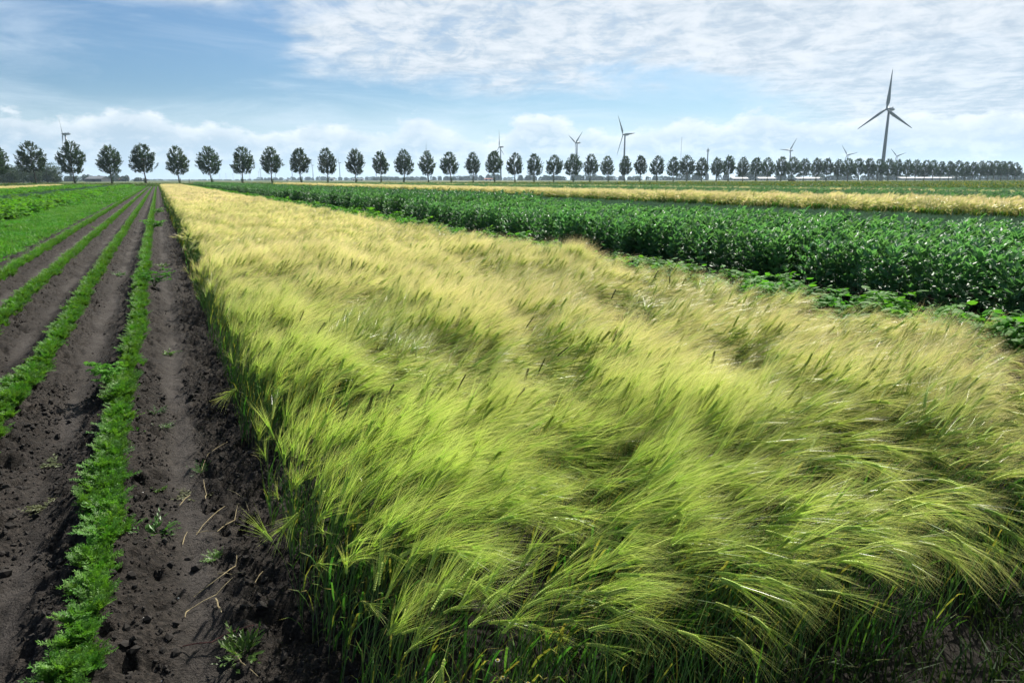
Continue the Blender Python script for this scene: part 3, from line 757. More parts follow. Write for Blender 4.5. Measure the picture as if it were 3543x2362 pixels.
for i, (x, y, s_) in enumerate(prow):
    o = bpy.data.objects.new('potato_plant', pot[i % 5].data); link(o)
    o.location = (x, y, -.06); o.rotation_euler = (random.uniform(-.1, .1), random.uniform(-.1, .1), random.uniform(0, 6.28)); o.scale = (s_,) * 3
    tag(o, 'bushy bright green potato plant in the low row between barley and beans', 'potato plant', 'potato plants between barley and beans')
put('potato_crop', pot_far, banded(6.5, 8.4, [(26, STRIP_END, 1.7)]), 'low bright green potato row between barley and beans farther back', 'potatoes', z=-.06)
put('potato_crop', pot_far, banded(-9.3, -6.7, [(30, 110, 3.2), (110, STRIP_END, 2.0)]), 'rounded dark green potato bed beyond the grass strip', 'potatoes', z=-.05, s=(1.0, 1.4))
put('potato_crop', pot_far, banded(-21.5, -14.5, [(70, STRIP_END, 1.8)]), 'green potato bed beyond the bluish onion bed at the left', 'potatoes', z=-.05, s=(1.0, 1.4))

# ------------------------------------------------------------------ onions
def onion_patch(n, size, wd):
    mb = MB()
    for i in range(n):
        b = Vector((random.uniform(-size, size), random.uniform(-size, size), 0))
        for j in range(5):
            th = random.uniform(0, 6.28); o_ = random.uniform(.05, .35); l = random.uniform(.28, .44)
            d_ = Vector((math.cos(th) * o_ + .12, math.sin(th) * o_, 1)).normalized()
            mb.ribbon([b, b + d_ * l * .55, b + d_ * l + Vector((.05, 0, -.02))], [wd, wd * .9, 0], d_.cross(rv()).normalized())
    return mb
oni = [proto('onion_patch_source', onion_patch(22, .4, .016), [M['onion']]) for i in range(4)]
onf = [proto('onion_patch_source', onion_patch(30, .7, .035), [M['onion']]) for i in range(3)]
put('onion_crop', oni, banded(14.9, 31.5, [(6, 45, 2.6)]), 'bluish green onion bed with upright leaves behind the beans', 'onions', z=-.06, az=(WIND, .5))
put('onion_crop', onf, banded(15.1, 31.5, [(45, STRIP_END - 2, 1.3)]), 'bluish green onion bed farther back towards the trees', 'onions', z=-.06, az=(WIND, .5))
put('onion_crop', onf, banded(-14.2, -9.5, [(45, STRIP_END, 1.6)]), 'dark bluish green onion bed at the left', 'onions', z=-.05, az=(WIND, .5))

# ------------------------------------------------------------------ grass strip, meadow and verge
def tuft(n, size, h, wd, mats_yellow=False, spikes=0):
    mb = MB()
    for i in range(n):
        b = Vector((random.uniform(-size, size), random.uniform(-size, size), 0)); th = random.uniform(0, 6.28)
        l = h * random.uniform(.5, 1.2); o_ = random.uniform(.1, .7)
        d_ = Vector((math.cos(th) * o_ + .15, math.sin(th) * o_, 1)).normalized()
        mb.ribbon([b, b + d_ * l * .6, b + d_ * l + Vector((math.cos(th), math.sin(th), -.6)) * l * .25], [wd, wd * .8, 0], d_.cross(rv()).normalized())
    for i in range(spikes):
        b = Vector((random.uniform(-size, size), random.uniform(-size, size), 0)); l = h * random.uniform(1.1, 1.7)
        mb.ribbon([b, b + Vector((.06, 0, l))], [wd * .4, wd * .35], Vector((1, 0, 0)))
        for j in range(3): mb.leaf(b + Vector((.06, 0, l)) + rv(wd * .8), rv(), rv(), wd * .6, wd * .5, t=.5, m=1)
    return mb
gr = [proto('grass_tuft_source', tuft(70, .28, .13, .012), [M['grass']]) for i in range(4)]
grf = [proto('grass_tuft_source', tuft(80, .6, .14, .035), [M['grass']]) for i in range(3)]
put('grass_strip', gr, banded(-6.6, -3.3, [(10, 60, 9)]), 'bright green grass strip left of the carrot rows', 'grass', z=-.06, s=(.8, 1.4))
put('grass_strip', grf, banded(-6.5, -3.3, [(60, STRIP_END, 3)]), 'bright green grass strip narrowing towards the trees', 'grass', z=-.06, s=(.9, 1.4))
M['headland'] = leafmat('headland_shade_grass', [(0, (0.022, 0.04, 0.014)), (0.8, (0.03, 0.06, 0.016)), (1, (0.08, 0.07, 0.03))], 0.3, 0.6, 0.15)  # tufts added to darken the headland, shade put into their colour
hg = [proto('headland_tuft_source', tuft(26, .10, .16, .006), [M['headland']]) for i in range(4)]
put('headland_shade_grass', hg, np.concatenate([area_pts(.9, 6.2, .55, 1.95, 60), area_pts(5.75, 9.1, .9, 9, 14)]), 'added low grass coloured dark as shade on the headland below the barley end', 'grass', z=-.07, s=(.6, 1.5))
vg = [proto('meadow_tuft_source', tuft(60, 1.0, .45, .10, True, 2 if i < 1 else 0), [M['verge'], M['yellow']]) for i in range(4)]
pm = np.concatenate([area_pts(86, 260, 35, STRIP_END + 2, .34), area_pts(260, 640, 120, STRIP_END + 2, .10), area_pts(-120, 300, STRIP_END + 2, ROAD_Y - 3, .22), area_pts(300, 680, STRIP_END + 2, ROAD_Y - 3, .10)])
put('meadow_grass', vg, pm, 'tall green meadow grass with yellow flowers below the tree row', 'grass', z=-.05, s=(.9, 1.7), az=(WIND, .8))
pm = np.concatenate([area_pts(-140, 680, ROAD_Y - 3, ROAD_Y + 3, .5), area_pts(-140, 680, ROAD_Y + 10, ROAD_Y + 14, .4)])
put('verge_grass', vg, pm, 'rough grass verge at the foot of the roadside trees', 'grass', z=-.03, s=(.8, 1.5))

# ------------------------------------------------------------------ roadside trees
def tree(seed):
    random.seed(seed)
    P = {'trunk': MB(), 'crown': MB(), 'shoots': MB()}
    H = 15.0; zb = random.uniform(3.6, 4.4); wmax = random.uniform(4.1, 5.2); lx = random.uniform(-.9, .6)
    def ax(z): return Vector((lx * (z / H) + .18 * math.sin(z * .5 + seed), .15 * math.sin(z * .4 + seed * 2), z))
    P['trunk'].tube([ax(z) for z in (0, .5, 2, 4, 6, 8.5, 11, 13.2)], [.34, .26, .22, .2, .17, .12, .07, .02], 7)
    def rad(z):
        q = (z - zb) / (H - zb)
        return wmax * max(0.0, math.sin(math.pi * min(1, (q * .93 + .07)) ** .82)) ** .75
    lobes = [(random.uniform(0, 6.28), random.uniform(zb + 1, H - 2), random.uniform(.72, 1.06)) for i in range(12)]
    tufts = []
    for i in range(30):
        z0 = zb - .3 + (H - 5 - zb) * (i / 29) ** 1.0; th = i * 2.4 + random.uniform(-.5, .5)
        ztop = min(H - .6, z0 + random.uniform(1.6, 3.6)); rr = rad(ztop) * random.uniform(.72, 1.0)
        b = ax(z0); e = ax(ztop) + Vector((math.cos(th) * rr, math.sin(th) * rr, 0))
        mid = b.lerp(e, .5) + Vector((0, 0, -.35))
        P['trunk'].tube([b, mid, e], [.07, .045, .012], 4)
        for j in range(9):
            s = random.uniform(.35, 1.0); p = b.lerp(mid, s * 2) if s < .5 else mid.lerp(e, s * 2 - 1)
            tufts.append((p + rv(.65), th))
    for i in range(210):
        z = random.uniform(zb + .2, H - .2); th = random.uniform(0, 6.28); rr = rad(z) * math.sqrt(random.uniform(.15, 1)) 
        g = 1.0
        for (lt, lz, lr) in lobes:
            if math.cos(th - lt) > .6 and abs(z - lz) < 1.4: g = lr
        tufts.append((ax(z) + Vector((math.cos(th) * rr * g, math.sin(th) * rr * g, 0)), th))
    for p, th in tufts:
        d_ = (Vector((math.cos(th) * .6, math.sin(th) * .6, random.uniform(.5, 1.2))) + rv(.35)).normalized(); L = random.uniform(.7, 1.25)
        sh = random.uniform(.1, 1)
        for j in range(20):
            b = p + d_ * L * (j / 19) + rv(.2)
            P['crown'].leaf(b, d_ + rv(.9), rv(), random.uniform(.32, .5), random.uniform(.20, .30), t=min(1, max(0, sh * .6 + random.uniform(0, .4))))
    th0 = random.uniform(-.6, .6)
    for i in range(150):
        z = random.betavariate(1.6, 1.8) * random.uniform(2.2, 3.6); b = ax(z) + Vector((.28 + random.uniform(-.38, .5) * math.sin(math.pi * min(1, z / 3.4)), random.uniform(-.4, .4), 0))
        P['shoots'].leaf(b, Vector((random.uniform(-.3, .5), random.uniform(-.4, .4), 1)), rv(), random.uniform(.25, .42), .16, t=random.uniform(.5, 1))
    return P
TV = []
for s_ in range(11):
    P = tree(100 + s_)
    TV.append([('trunk', P['trunk'].mesh('trunk', [M['bark']], True)), ('crown', P['crown'].mesh('crown', [M['tree']])), ('basal_shoots', P['shoots'].mesh('basal_shoots', [M['tree']]))])
TREE_PX = [-12, 122.6, 255, 384, 504.5, 620, 731.8, 840, 941.7, 1041, 1138, 1229.5, 1318, 1400.6, 1482, 1561, 1638, 1710, 1782, 1850, 1917, 1981.5, 2043, 2104, 2162.5, 2217, 2272.6, 2328, 2377.7, 2427,
           2477, 2522, 2569, 2614, 2657, 2699.6, 2738.6, 2781.6, 2822, 2858, 2897, 2932, 2969, 3004, 3037.5, 3071, 3104, 3136, 3166, 3197, 3225.5, 3253, 3282, 3309, 3337, 3364, 3390, 3416, 3439, 3463, 3487, 3513]
TREE_H = {1: 1.02, 2: 1.06, 3: .98, 4: 1.02, 5: .98, 6: .98, 7: .99, 8: 1.0, 9: .98, 10: 1.0, 11: 1.0, 12: .94, 13: 1.0, 14: .95, 15: .95, 16: .95, 17: 1.0, 18: .96, 19: .93}
def bearing(px): return YAW + math.atan((px - 1771.5) / FPX / 1.0268)
ORD = ['zeroth', 'first', 'second', 'third', 'fourth', 'fifth', 'sixth', 'seventh', 'eighth', 'ninth', 'tenth', 'eleventh', 'twelfth', 'thirteenth', 'fourteenth', 'fifteenth', 'sixteenth', 'seventeenth', 'eighteenth', 'nineteenth',
       'twentieth', 'twenty-first', 'twenty-second', 'twenty-third', 'twenty-fourth', 'twenty-fifth', 'twenty-sixth', 'twenty-seventh', 'twenty-eighth', 'twenty-ninth', 'thirtieth', 'thirty-first']
random.seed(5)
NT = len(TREE_PX)
for i, px in enumerate(TREE_PX):
    x = ROAD_Y * math.tan(bearing(px))
    e = empty('roadside_tree', (x, ROAD_Y + random.uniform(-.3, .3), -.04), random.uniform(-.35, .35) + (math.pi if i % 3 == 1 else 0))
    hs_ = TREE_H.get(i, random.uniform(.90, 1.0)); ws_ = hs_ * random.uniform(.84, 1.02) * (1.08 if i < 6 else 1.0)
    e.scale = (ws_, ws_, hs_)
    if i == 0: lab = 'roadside tree cut off by the left edge of the picture'
    elif i <= 31: lab = 'round-crowned roadside tree, %s whole one from the left in the row' % ORD[i]
    else: lab = 'roadside tree in the closely spaced right part of the row, %s from the right' % ORD[NT - i]
    tag(e, lab, 'tree', 'trees in the roadside row')
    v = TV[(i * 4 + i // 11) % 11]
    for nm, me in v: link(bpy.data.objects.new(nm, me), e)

# ------------------------------------------------------------------ wind turbines
def at(px, zf):
    r = zf * (px - 1771.5) / FPX / 1.0268
    v = _FH * zf + _RH * r
    return float(v[0]), float(v[1])
UPW = R_(275)                                     # bearing the rotors face (into the wind)
def turbine_mesh():
    """unit turbine: hub height 80, rotor radius 42, rotor facing -y"""
    tw = MB(); tw.tube([(0, 0, 0), (0, 0, 26), (0, 0, 52), (0, 0, 78)], [2.25, 1.95, 1.6, 1.25], 16, cap=True)
    na = MB(); prof = [(-2.6, 1.35), (-1.5, 1.9), (1, 2.1), (4, 1.95), (6.5, 1.5), (8.2, .8), (8.7, .15)]
    na.tube([(0, y, 80) for y, r in prof], [r for y, r in prof], 12, cap=True)
    na.box((0, 5.2, 82.2), (.9, 1.6, .7)); na.tube([(0, 6.3, 81), (0, 6.3, 83.8)], [.07, .05], 4)
    hb = MB(); prof = [(-5.4, .15), (-5.0, .8), (-4.2, 1.35), (-3.2, 1.6), (-2.7, 1.5)]
    hb.tube([(0, y, 80) for y, r in prof], [r for y, r in prof], 12, cap=True)
    bl = MB(); V = []; F = []
    st = [(0.8, .85, .85, 0), (2.5, .9, .8, .1), (6.5, 2.0, .6, .38), (11, 2.1, .42, .30), (18, 1.65, .3, .2), (26, 1.2, .2, .12), (34, .8, .13, .06), (40, .45, .08, .02), (42.5, .06, .03, 0)]
    nn_ = 8
    for (r, ch, th, tw_) in st:
        for j in range(nn_):
            a = 2 * math.pi * j / nn_; x = math.cos(a) * ch + (ch - .85) * .35; y = math.sin(a) * th
            V.append((x * math.cos(tw_) - y * math.sin(tw_), x * math.sin(tw_) + y * math.cos(tw_), r))
    for i in range(len(st) - 1):
        for j in range(nn_): F.append((i * nn_ + j, i * nn_ + (j + 1) % nn_, (i + 1) * nn_ + (j + 1) % nn_, (i + 1) * nn_ + j))
    bl.add(V, F, .5)
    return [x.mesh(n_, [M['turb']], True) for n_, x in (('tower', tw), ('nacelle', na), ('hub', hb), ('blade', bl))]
TM = turbine_mesh()
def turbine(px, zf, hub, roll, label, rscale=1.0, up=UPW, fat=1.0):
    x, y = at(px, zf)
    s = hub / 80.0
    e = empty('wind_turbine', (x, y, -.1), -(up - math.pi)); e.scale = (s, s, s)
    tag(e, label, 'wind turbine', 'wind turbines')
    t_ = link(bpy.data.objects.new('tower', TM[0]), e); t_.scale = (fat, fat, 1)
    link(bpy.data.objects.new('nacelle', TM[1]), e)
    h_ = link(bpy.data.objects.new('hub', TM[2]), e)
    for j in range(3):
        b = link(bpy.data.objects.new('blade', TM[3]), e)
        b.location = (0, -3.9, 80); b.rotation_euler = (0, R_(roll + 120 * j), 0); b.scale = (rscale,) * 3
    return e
turbine(3049, 835, 80, 3, 'tallest wind turbine, dark, rising above the tree row at the right', 1.02)
turbine(2158, 1290, 80, -30, 'dark turbine with its rotor turned aside above the middle of the row', .96)
turbine(1995, 1570, 80, 57, 'turbine with two raised blades like a V, behind the middle trees', .93)
turbine(1733.6, 1760, 80, 0, 'slim turbine with an upright blade touching the crown beside it', .95)
turbine(248.5, 1250, 80, 25, 'turbine half hidden behind the second whole tree from the left', .78)
turbine(2728, 2000, 80, 37, 'pale turbine standing behind the dark parked van', .95)
turbine(2926, 2370, 80, -38, 'small pale turbine left of the tallest one', 1.0)
turbine(3096, 2490, 80, -45, 'small pale turbine just right of the tallest one', .9)
turbine(1482, 2000, 80, 15, 'turbine hidden by a tree with one blade tip showing above', .6)
turbine(1303, 2600, 62, 70, 'far turbine whose tower shows left of a tree, second of the white shed pair', .9)
turbine(1178, 3000, 72, 0, 'far pale turbine beside the white shed, blade upright', .9)
turbine(1085, 3200, 66, 5, 'far pale turbine in the gap left of the white shed', .9)
turbine(1013, 3600, 62, 40, 'far pale turbine between trees above the low white building', .9)
turbine(955, 3600, 58, 80, 'far turbine with its tower showing right of a tree trunk', .9)
turbine(904, 4200, 64, 60, 'far turbine with two raised blades, beside its smaller twin', .9)
turbine(898, 4600, 52, 20, 'small far turbine just left of its larger twin', .9)
turbine(866, 5000, 54, 10, 'tiny far turbine, rightmost of the faint left cluster', .9)
turbine(834.5, 5200, 46, 0, 'tiny far turbine beside a tree trunk in the faint cluster', .9)
turbine(808, 5200, 46, 35, 'tiny far turbine, third from the left in the faint cluster', .9)
turbine(783.5, 5200, 46, 5, 'tiny far turbine, second from the left in the faint cluster', .9)
turbine(762, 5200, 44, 50, 'tiny far turbine, leftmost of the faint cluster', .9)

# telecom tower, guyed mast, pole by the road
x, y = at(2444.6, 1500)
e = empty('telecom_tower', (x, y, -.1)); tag(e, 'slender pale telecom tower with a ringed top behind the trees', 'tower')
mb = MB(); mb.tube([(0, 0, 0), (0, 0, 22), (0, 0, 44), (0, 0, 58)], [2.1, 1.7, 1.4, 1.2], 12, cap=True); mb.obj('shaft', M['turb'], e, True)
for z_, r_ in ((58.5, 3.2), (61.5, 2.4)):
    mb = MB(); mb.tube([(0, 0, z_), (0, 0, z_ + .5), (0, 0, z_ + 1.6)], [r_, r_, r_ * .96], 14, cap=True); mb.obj('platform', M['steel'], e)
mb = MB(); mb.tube([(0, 0, 58), (0, 0, 66)], [1.0, .7], 8, cap=True)
for j in range(6):
    a = j * 1.047; mb.box((2.0 * math.cos(a), 2.0 * math.sin(a), 60.6), (.5, .5, 2.2))
mb.obj('antennas', M['steel'], e)
x, y = at(2352.5, 2600)
e = empty('radio_mast', (x, y, 0)); tag(e, 'hair-thin radio mast standing alone behind the trees', 'mast')
mb = MB()
for j in range(3):
    a = j * 2.094; mb.tube([(.9 * math.cos(a), .9 * math.sin(a), 0), (.7 * math.cos(a), .7 * math.sin(a), 150)], [.35, .22], 4)
for j in range(50):
    a0 = (j % 3) * 2.094; a1 = ((j + 1) % 3) * 2.094; mb.tube([(.85 * math.cos(a0), .85 * math.sin(a0), j * 3), (.85 * math.cos(a1), .85 * math.sin(a1), j * 3 + 3)], [.14, .14], 3)
mb.obj('lattice', M['steel'], e)
for j in range(3):
    a = j * 2.094 + .4; mb = MB(); mb.tube([(60 * math.cos(a), 60 * math.sin(a), 0), (0, 0, 120)], [.05, .05], 3); mb.obj('guy_wire', M['steel'], e)
x, y = at(656, 300)
e = empty('braced_post', (x, y, -.05)); tag(e, 'dark braced timber post between two trees at the verge', 'post')
mb = MB(); mb.tube([(0, 0, 0), (.03, 0, 2.4)], [.09, .07], 8, cap=True); mb.obj('post', M['pole'], e)
mb = MB(); mb.tube([(-.95, 0, 0), (-.02, 0, 2.0)], [.05, .05], 6, cap=True); mb.obj('brace', M['pole'], e)

# ------------------------------------------------------------------ parked van by the road
def van():
    x = (ROAD_Y + 6) * math.tan(bearing(2741)); 
    e = empty('parked_van', (x, ROAD_Y + 6, -.02)); tag(e, 'dark van standing on the road between two trees', 'van')
    body = M_van = plain('van_paint', (0.03, 0.035, 0.045), 0.3, 0.6, 0.1, 1); gl = plain('van_glass', (0.02, 0.025, 0.03), 0.08, 0.8, 0.1, 1); ru = plain('tyre_rubber', (0.02, 0.02, 0.02), .9, .1, .2, 5)
    pr = [(-2.3, .45), (-2.3, 1.5), (-2.1, 1.85), (.55, 1.85), (1.35, 1.15), (2.15, 1.0), (2.35, .75), (2.35, .4), (-2.2, .35)]
    mb = MB(); nP = len(pr)
    V = [(a, -.88, z) for a, z in pr] + [(a, .88, z) for a, z in pr]
    mb.add(V, [tuple(range(nP)), tuple(range(2 * nP - 1, nP - 1, -1))] + [(i, i + nP, (i + 1) % nP + nP, (i + 1) % nP) for i in range(nP)], .5); mb.obj('body', body, e)
    for (a, b_) in ((-1.95, -.75), (-.6, .45)):
        for sg in (-1, 1):
            mb = MB(); mb.box(((a + b_) / 2, sg * .885, 1.5), (b_ - a, .02, .5)); mb.obj('window', gl, e)
    mb = MB(); mb.add([(.62, -.75, 1.8), (.62, .75, 1.8), (1.3, .78, 1.22), (1.3, -.78, 1.22)], [(0, 1, 2, 3)], .5); mb.v = [(a + .02, b_, z + .02) for a, b_, z in mb.v]; mb.obj('windscreen', gl, e)
    for wx in (-1.45, 1.5):
        for sg in (-1, 1):
            mb = MB(); mb.tube([(wx, sg * .70, .34), (wx, sg * .92, .34)], [.34, .34], 14, cap=True); w_ = mb.obj('wheel', ru, e)
            mb = MB(); mb.tube([(wx, sg * .925, .34), (wx, sg * .935, .34)], [.2, .19], 10, cap=True); mb.obj('rim', M['steel'], w_)
    lm = plain('lamp_lens', (.6, .6, .55), .2, .5, .1, 1)
    for sg in (-1, 1):
        mb = MB(); mb.box((2.33, sg * .65, .8), (.06, .28, .16)); mb.obj('headlight', lm, e)
van()

# ------------------------------------------------------------------ far buildings
M['barnwall'] = plain('barn_wall', (.07, .075, .08), .7, .3, .2, .3); M['barnroof'] = plain('barn_roof', (.13, .14, .15), .6, .4, .15, .2)
M['redroof'] = plain('red_tiles', (.35, .13, .08), .8, .2, .3, .5); M['white'] = plain('white_cladding', (.5, .51, .52), .5, .4, .08, .2)
M['greyroof'] = plain('pale_roof', (.13, .14, .15), .6, .3, .1, .2); M['glass'] = plain('greenhouse_glass', (.12, .15, .17), .3, .5, .1, .1)
M['dark'] = plain('dark_opening', (.02, .02, .025), .6, .3, .1, 1)
def shed(px0, px1, zf, wall_h, ridge_h, wall, roof, label, cat='barn', name='barn', depth=18, doors=1):
    x0, y0 = at(px0, zf); x1, y1 = at(px1, zf); L = math.hypot(x1 - x0, y1 - y0); rz = math.atan2(y1 - y0, x1 - x0)
    e = empty(name, ((x0 + x1) / 2, (y0 + y1) / 2, -.1), rz); tag(e, label, cat)
    mb = MB(); a = L / 2; d = depth
    mb.add([(-a, 0, 0), (a, 0, 0), (a, d, 0), (-a, d, 0), (-a, 0, wall_h), (a, 0, wall_h), (a, d, wall_h), (-a, d, wall_h), (-a, d / 2, ridge_h), (a, d / 2, ridge_h)],
           [(0, 1, 5, 4), (1, 2, 6, 9, 5), (2, 3, 7, 6), (3, 0, 4, 8, 7)], .5); mb.obj('wall', wall, e)
    o_ = .5; t_ = .25
    mb = MB(); mb.add([(-a - o_, -o_, wall_h - .15), (a + o_, -o_, wall_h - .15), (a + o_, d / 2, ridge_h + .1), (-a - o_, d / 2, ridge_h + .1), (-a - o_, d + o_, wall_h - .15), (a + o_, d + o_, wall_h - .15),
                       (-a - o_, -o_, wall_h - .15 + t_), (a + o_, -o_, wall_h - .15 + t_), (a + o_, d / 2, ridge_h + .1 + t_), (-a - o_, d / 2, ridge_h + .1 + t_), (-a - o_, d + o_, wall_h - .15 + t_), (a + o_, d + o_, wall_h - .15 + t_)],
                      [(0, 1, 2, 3), (3, 2, 5, 4), (7, 6, 9, 8), (8, 9, 10, 11), (0, 6, 7, 1), (1, 7, 8, 2), (2, 8, 11, 5), (5, 11, 10, 4), (4, 10, 9, 3), (3, 9, 6, 0)], .5); mb.obj('roof', roof, e)
    for j in range(doors):
        mb = MB(); cx = -a + L * (j + .5) / doors; mb.box((cx, -.06, wall_h * .42), (min(5, L / doors * .4), .1, wall_h * .82)); mb.obj('door', M['dark'], e)
    return e
shed(296, 351, 900, 3.6, 6.8, M['barnwall'], M['barnroof'], 'dark gabled barn in front of the low trees at the left', depth=22)
shed(406, 440, 1300, 3.2, 6.4, M['white'], M['redroof'], 'low red-roofed farmhouse between the third and fourth trees', 'farmhouse', 'farmhouse', 10, 2)
shed(464, 498, 1500, 2.2, 5.2, M['barnwall'], M['barnroof'], 'bluish barn with a low gable left of the fourth tree', depth=20)
shed(986, 1002, 1900, 2.5, 4.2, M['white'], M['greyroof'], 'tiny white shed low on the horizon beneath the far turbines', depth=12)
shed(1141, 1155, 1800, 4.5, 7.5, M['white'], M['greyroof'], 'white shed standing right of a tree trunk on the horizon', depth=14)
shed(1218, 1258, 2100, 3.5, 6.0, M['white'], M['greyroof'], 'long low white building behind the eleventh tree', depth=14, doors=3)
shed(1676, 1705, 1700, 3.2, 5.2, M['white'], M['redroof'], 'pale building with a faded roof before the bluish wood', 'farmhouse', 'farmhouse', 12, 2)
for (a_, b_, z_, lb) in ((2538, 2591, 1300, 'long low greenhouse beneath the trees, leftmost of the glass row'), (2629, 2686, 1250, 'greenhouse left of the van, second of the glass row'),
                         (2760, 2850, 1350, 'greenhouse right of the van, third of the glass row'), (3120, 3330, 1300, 'longest greenhouse, right of the tallest turbine')):
    shed(a_, b_, z_, 3.4, 5.4, M['glass'], M['greyroof'], lb, 'greenhouse', 'greenhouse', 30, 5)

# ------------------------------------------------------------------ woods
def wood_tree(seed, h, w_):
    random.seed(seed); P = {'trunk': MB(), 'crown': MB()}
    P['trunk'].tube([(0, 0, 0), (0, 0, h * .35), (.3, 0, h * .8)], [h * .03, h * .022, h * .006], 6)
    for i in range(9):
        th = random.uniform(0, 6.28); z0 = h * random.uniform(.2, .5); P['trunk'].tube([(0, 0, z0), (math.cos(th) * w_ * .3, math.sin(th) * w_ * .3, z0 + h * .25)], [h * .012, h * .004], 4)
    blobs = [(Vector((random.uniform(-.33, .33) * w_, random.uniform(-.33, .33) * w_, h * random.uniform(.10, .84))), random.uniform(.17, .28) * w_) for i in range(38)]
    for c_, r_ in blobs:
        sh = random.uniform(.1, .9)
        for j in range(110):
            d_ = rv().normalized(); p = c_ + d_ * r_ * random.uniform(.75, 1.05)
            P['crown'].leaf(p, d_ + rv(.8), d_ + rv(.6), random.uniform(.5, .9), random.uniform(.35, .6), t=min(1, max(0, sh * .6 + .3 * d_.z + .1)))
    return P
WT = []
for s_ in range(4):
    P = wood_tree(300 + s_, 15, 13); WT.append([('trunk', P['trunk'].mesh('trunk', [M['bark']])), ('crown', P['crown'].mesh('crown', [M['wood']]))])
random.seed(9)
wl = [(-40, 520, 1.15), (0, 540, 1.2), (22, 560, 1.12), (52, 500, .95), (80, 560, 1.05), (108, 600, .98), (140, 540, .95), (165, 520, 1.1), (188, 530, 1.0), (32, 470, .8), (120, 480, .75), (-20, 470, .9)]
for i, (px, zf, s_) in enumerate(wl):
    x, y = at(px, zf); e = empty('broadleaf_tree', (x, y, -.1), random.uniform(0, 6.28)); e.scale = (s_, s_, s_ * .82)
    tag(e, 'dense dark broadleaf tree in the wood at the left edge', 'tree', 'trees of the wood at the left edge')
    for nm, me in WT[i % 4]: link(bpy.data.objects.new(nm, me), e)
# distant tree belts, read only as a bluish mass
def belt(n, size):
    mb = MB()
    for i in range(n):
        b = Vector((random.uniform(-size, size), random.uniform(-3, 3), 0)); h_ = random.uniform(5, 11); r_ = random.uniform(2.5, 5)
        for j in range(110):
            d_ = rv().normalized(); p = b + Vector((d_.x * r_, d_.y * r_, h_ * .55 + d_.z * h_ * .5))
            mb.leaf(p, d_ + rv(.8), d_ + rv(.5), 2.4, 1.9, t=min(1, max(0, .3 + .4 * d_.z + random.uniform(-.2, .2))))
    return mb
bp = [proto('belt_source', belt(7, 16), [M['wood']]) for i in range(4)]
def belts(name, spec, label):
    pos = []; scl = []
    for (p0, p1, z0, hs_) in spec:
        x0, y0 = at(p0, z0); x1, y1 = at(p1, z0); L = math.hypot(x1 - x0, y1 - y0); n_ = max(2, int(L / 22))
        for j in range(n_):
            s = (j + random.uniform(.2, .8)) / n_; pos.append((x0 + (x1 - x0) * s, y0 + (y1 - y0) * s + random.uniform(-30, 30), -.5))
            q = hs_ * (.6 + .8 * float(fbm(np.array([s * L / 120.0]), np.array([z0 * .1]), 3, 90)[0])); scl.append((1.0, 1.0, q))
    n_ = len(pos); rot_ = np.stack([np.zeros(n_), np.zeros(n_), rng.choice([0, math.pi], n_) - YAW * 0], 1)
    scatter(name, bp, np.array(pos), rot_, np.array(scl), rng.integers(0, 4, n_), label, 'wood')
belts('distant_wood', [(205, 455, 1150, .95), (300, 430, 1400, 1.1)], 'low hazy trees behind the barns at the left')
belts('distant_wood', [(900, 1450, 3000, 1.35), (1300, 1800, 2300, 1.1), (1550, 1760, 2000, 1.35), (1780, 2130, 1750, 1.0), (1900, 2060, 1900, 1.2)], 'bluish distant woods low behind the middle of the tree row')
belts('distant_wood', [(2040, 2360, 1700, .85), (2330, 2660, 1500, 1.35), (2600, 2900, 1500, 1.1), (2820, 3120, 1350, 1.2), (3050, 3560, 1450, 1.15), (3350, 3600, 1200, 1.1)], 'bluish distant woods low behind the right part of the tree row')
belts('distant_wood', [(440, 960, 3300, .62)], 'hair-thin bluish line of faraway trees behind the bare rows')

# ------------------------------------------------------------------ weeds, straws and flowers on the soil
def pix(px, py, hgt=0.05):
    F = np.array([math.sin(YAW) * math.cos(PITCH), math.cos(YAW) * math.cos(PITCH), -math.sin(PITCH)])
    R3 = np.array([math.cos(YAW), -math.sin(YAW), 0]); U = np.cross(R3, F)
    d = F + R3 * (px - 1771.5) / FPX - U * (py - 1181) / FPX; t = (hgt - CAMH) / d[2]
    return d[0] * t, d[1] * t
def ground(x, y): return float(soil_z(np.array([x]), np.array([y]))[0])
def weed(px, py, size, label, mat='weed', nlv=26, narrow=.3, up=.6, seed=0):
    random.seed(500 + seed); x, y = pix(px, py); mb = MB()
    for i in range(nlv):
        th = random.uniform(0, 6.28); d_ = Vector((math.cos(th), math.sin(th), random.uniform(.1, up))).normalized(); l = size * random.uniform(.4, 1)
        b = Vector((0, 0, 0)); mb.ribbon([b, b + d_ * l * .6, b + d_ * l + Vector((0, 0, -l * .12))], [.002, .002, .0015], d_.cross(Vector((0, 0, 1))), .2, .4)
        for j in range(5):
            s = .35 + .65 * j / 4; p = d_ * l * s
            dd = (d_ + d_.cross(Vector((0, 0, 1))) * random.choice((-1, 1)) * .9 + rv(.3)).normalized(); L = size * .24 * (1.2 - .4 * s)
            mb.leaf(p, dd, Vector((0, 0, 1)) + rv(.4), L, L * narrow, t=random.uniform(.4, 1))
    o_ = mb.obj('weed', M[mat]); o_.location = (x, y, ground(x, y) - .005); tag(o_, label, 'weed')
weed(515, 1849, .17, 'largest green weed rosette on the bare soil beside the carrot row', nlv=34, narrow=.35, up=.7, seed=1)
weed(542, 1429, .09, 'small weed tuft right of the carrots, upper of a pair', seed=2)
weed(569, 1473, .09, 'small weed tuft right of the carrots, lower of a pair', seed=3)
weed(549, 1673, .06, 'lone tiny green weed midway between the pair and the large rosette', narrow=.6, seed=4)
weed(657, 1686, .12, 'wilted dark weed lying in the furrow beside broken straws', 'wilt', narrow=.5, up=.2, seed=5)
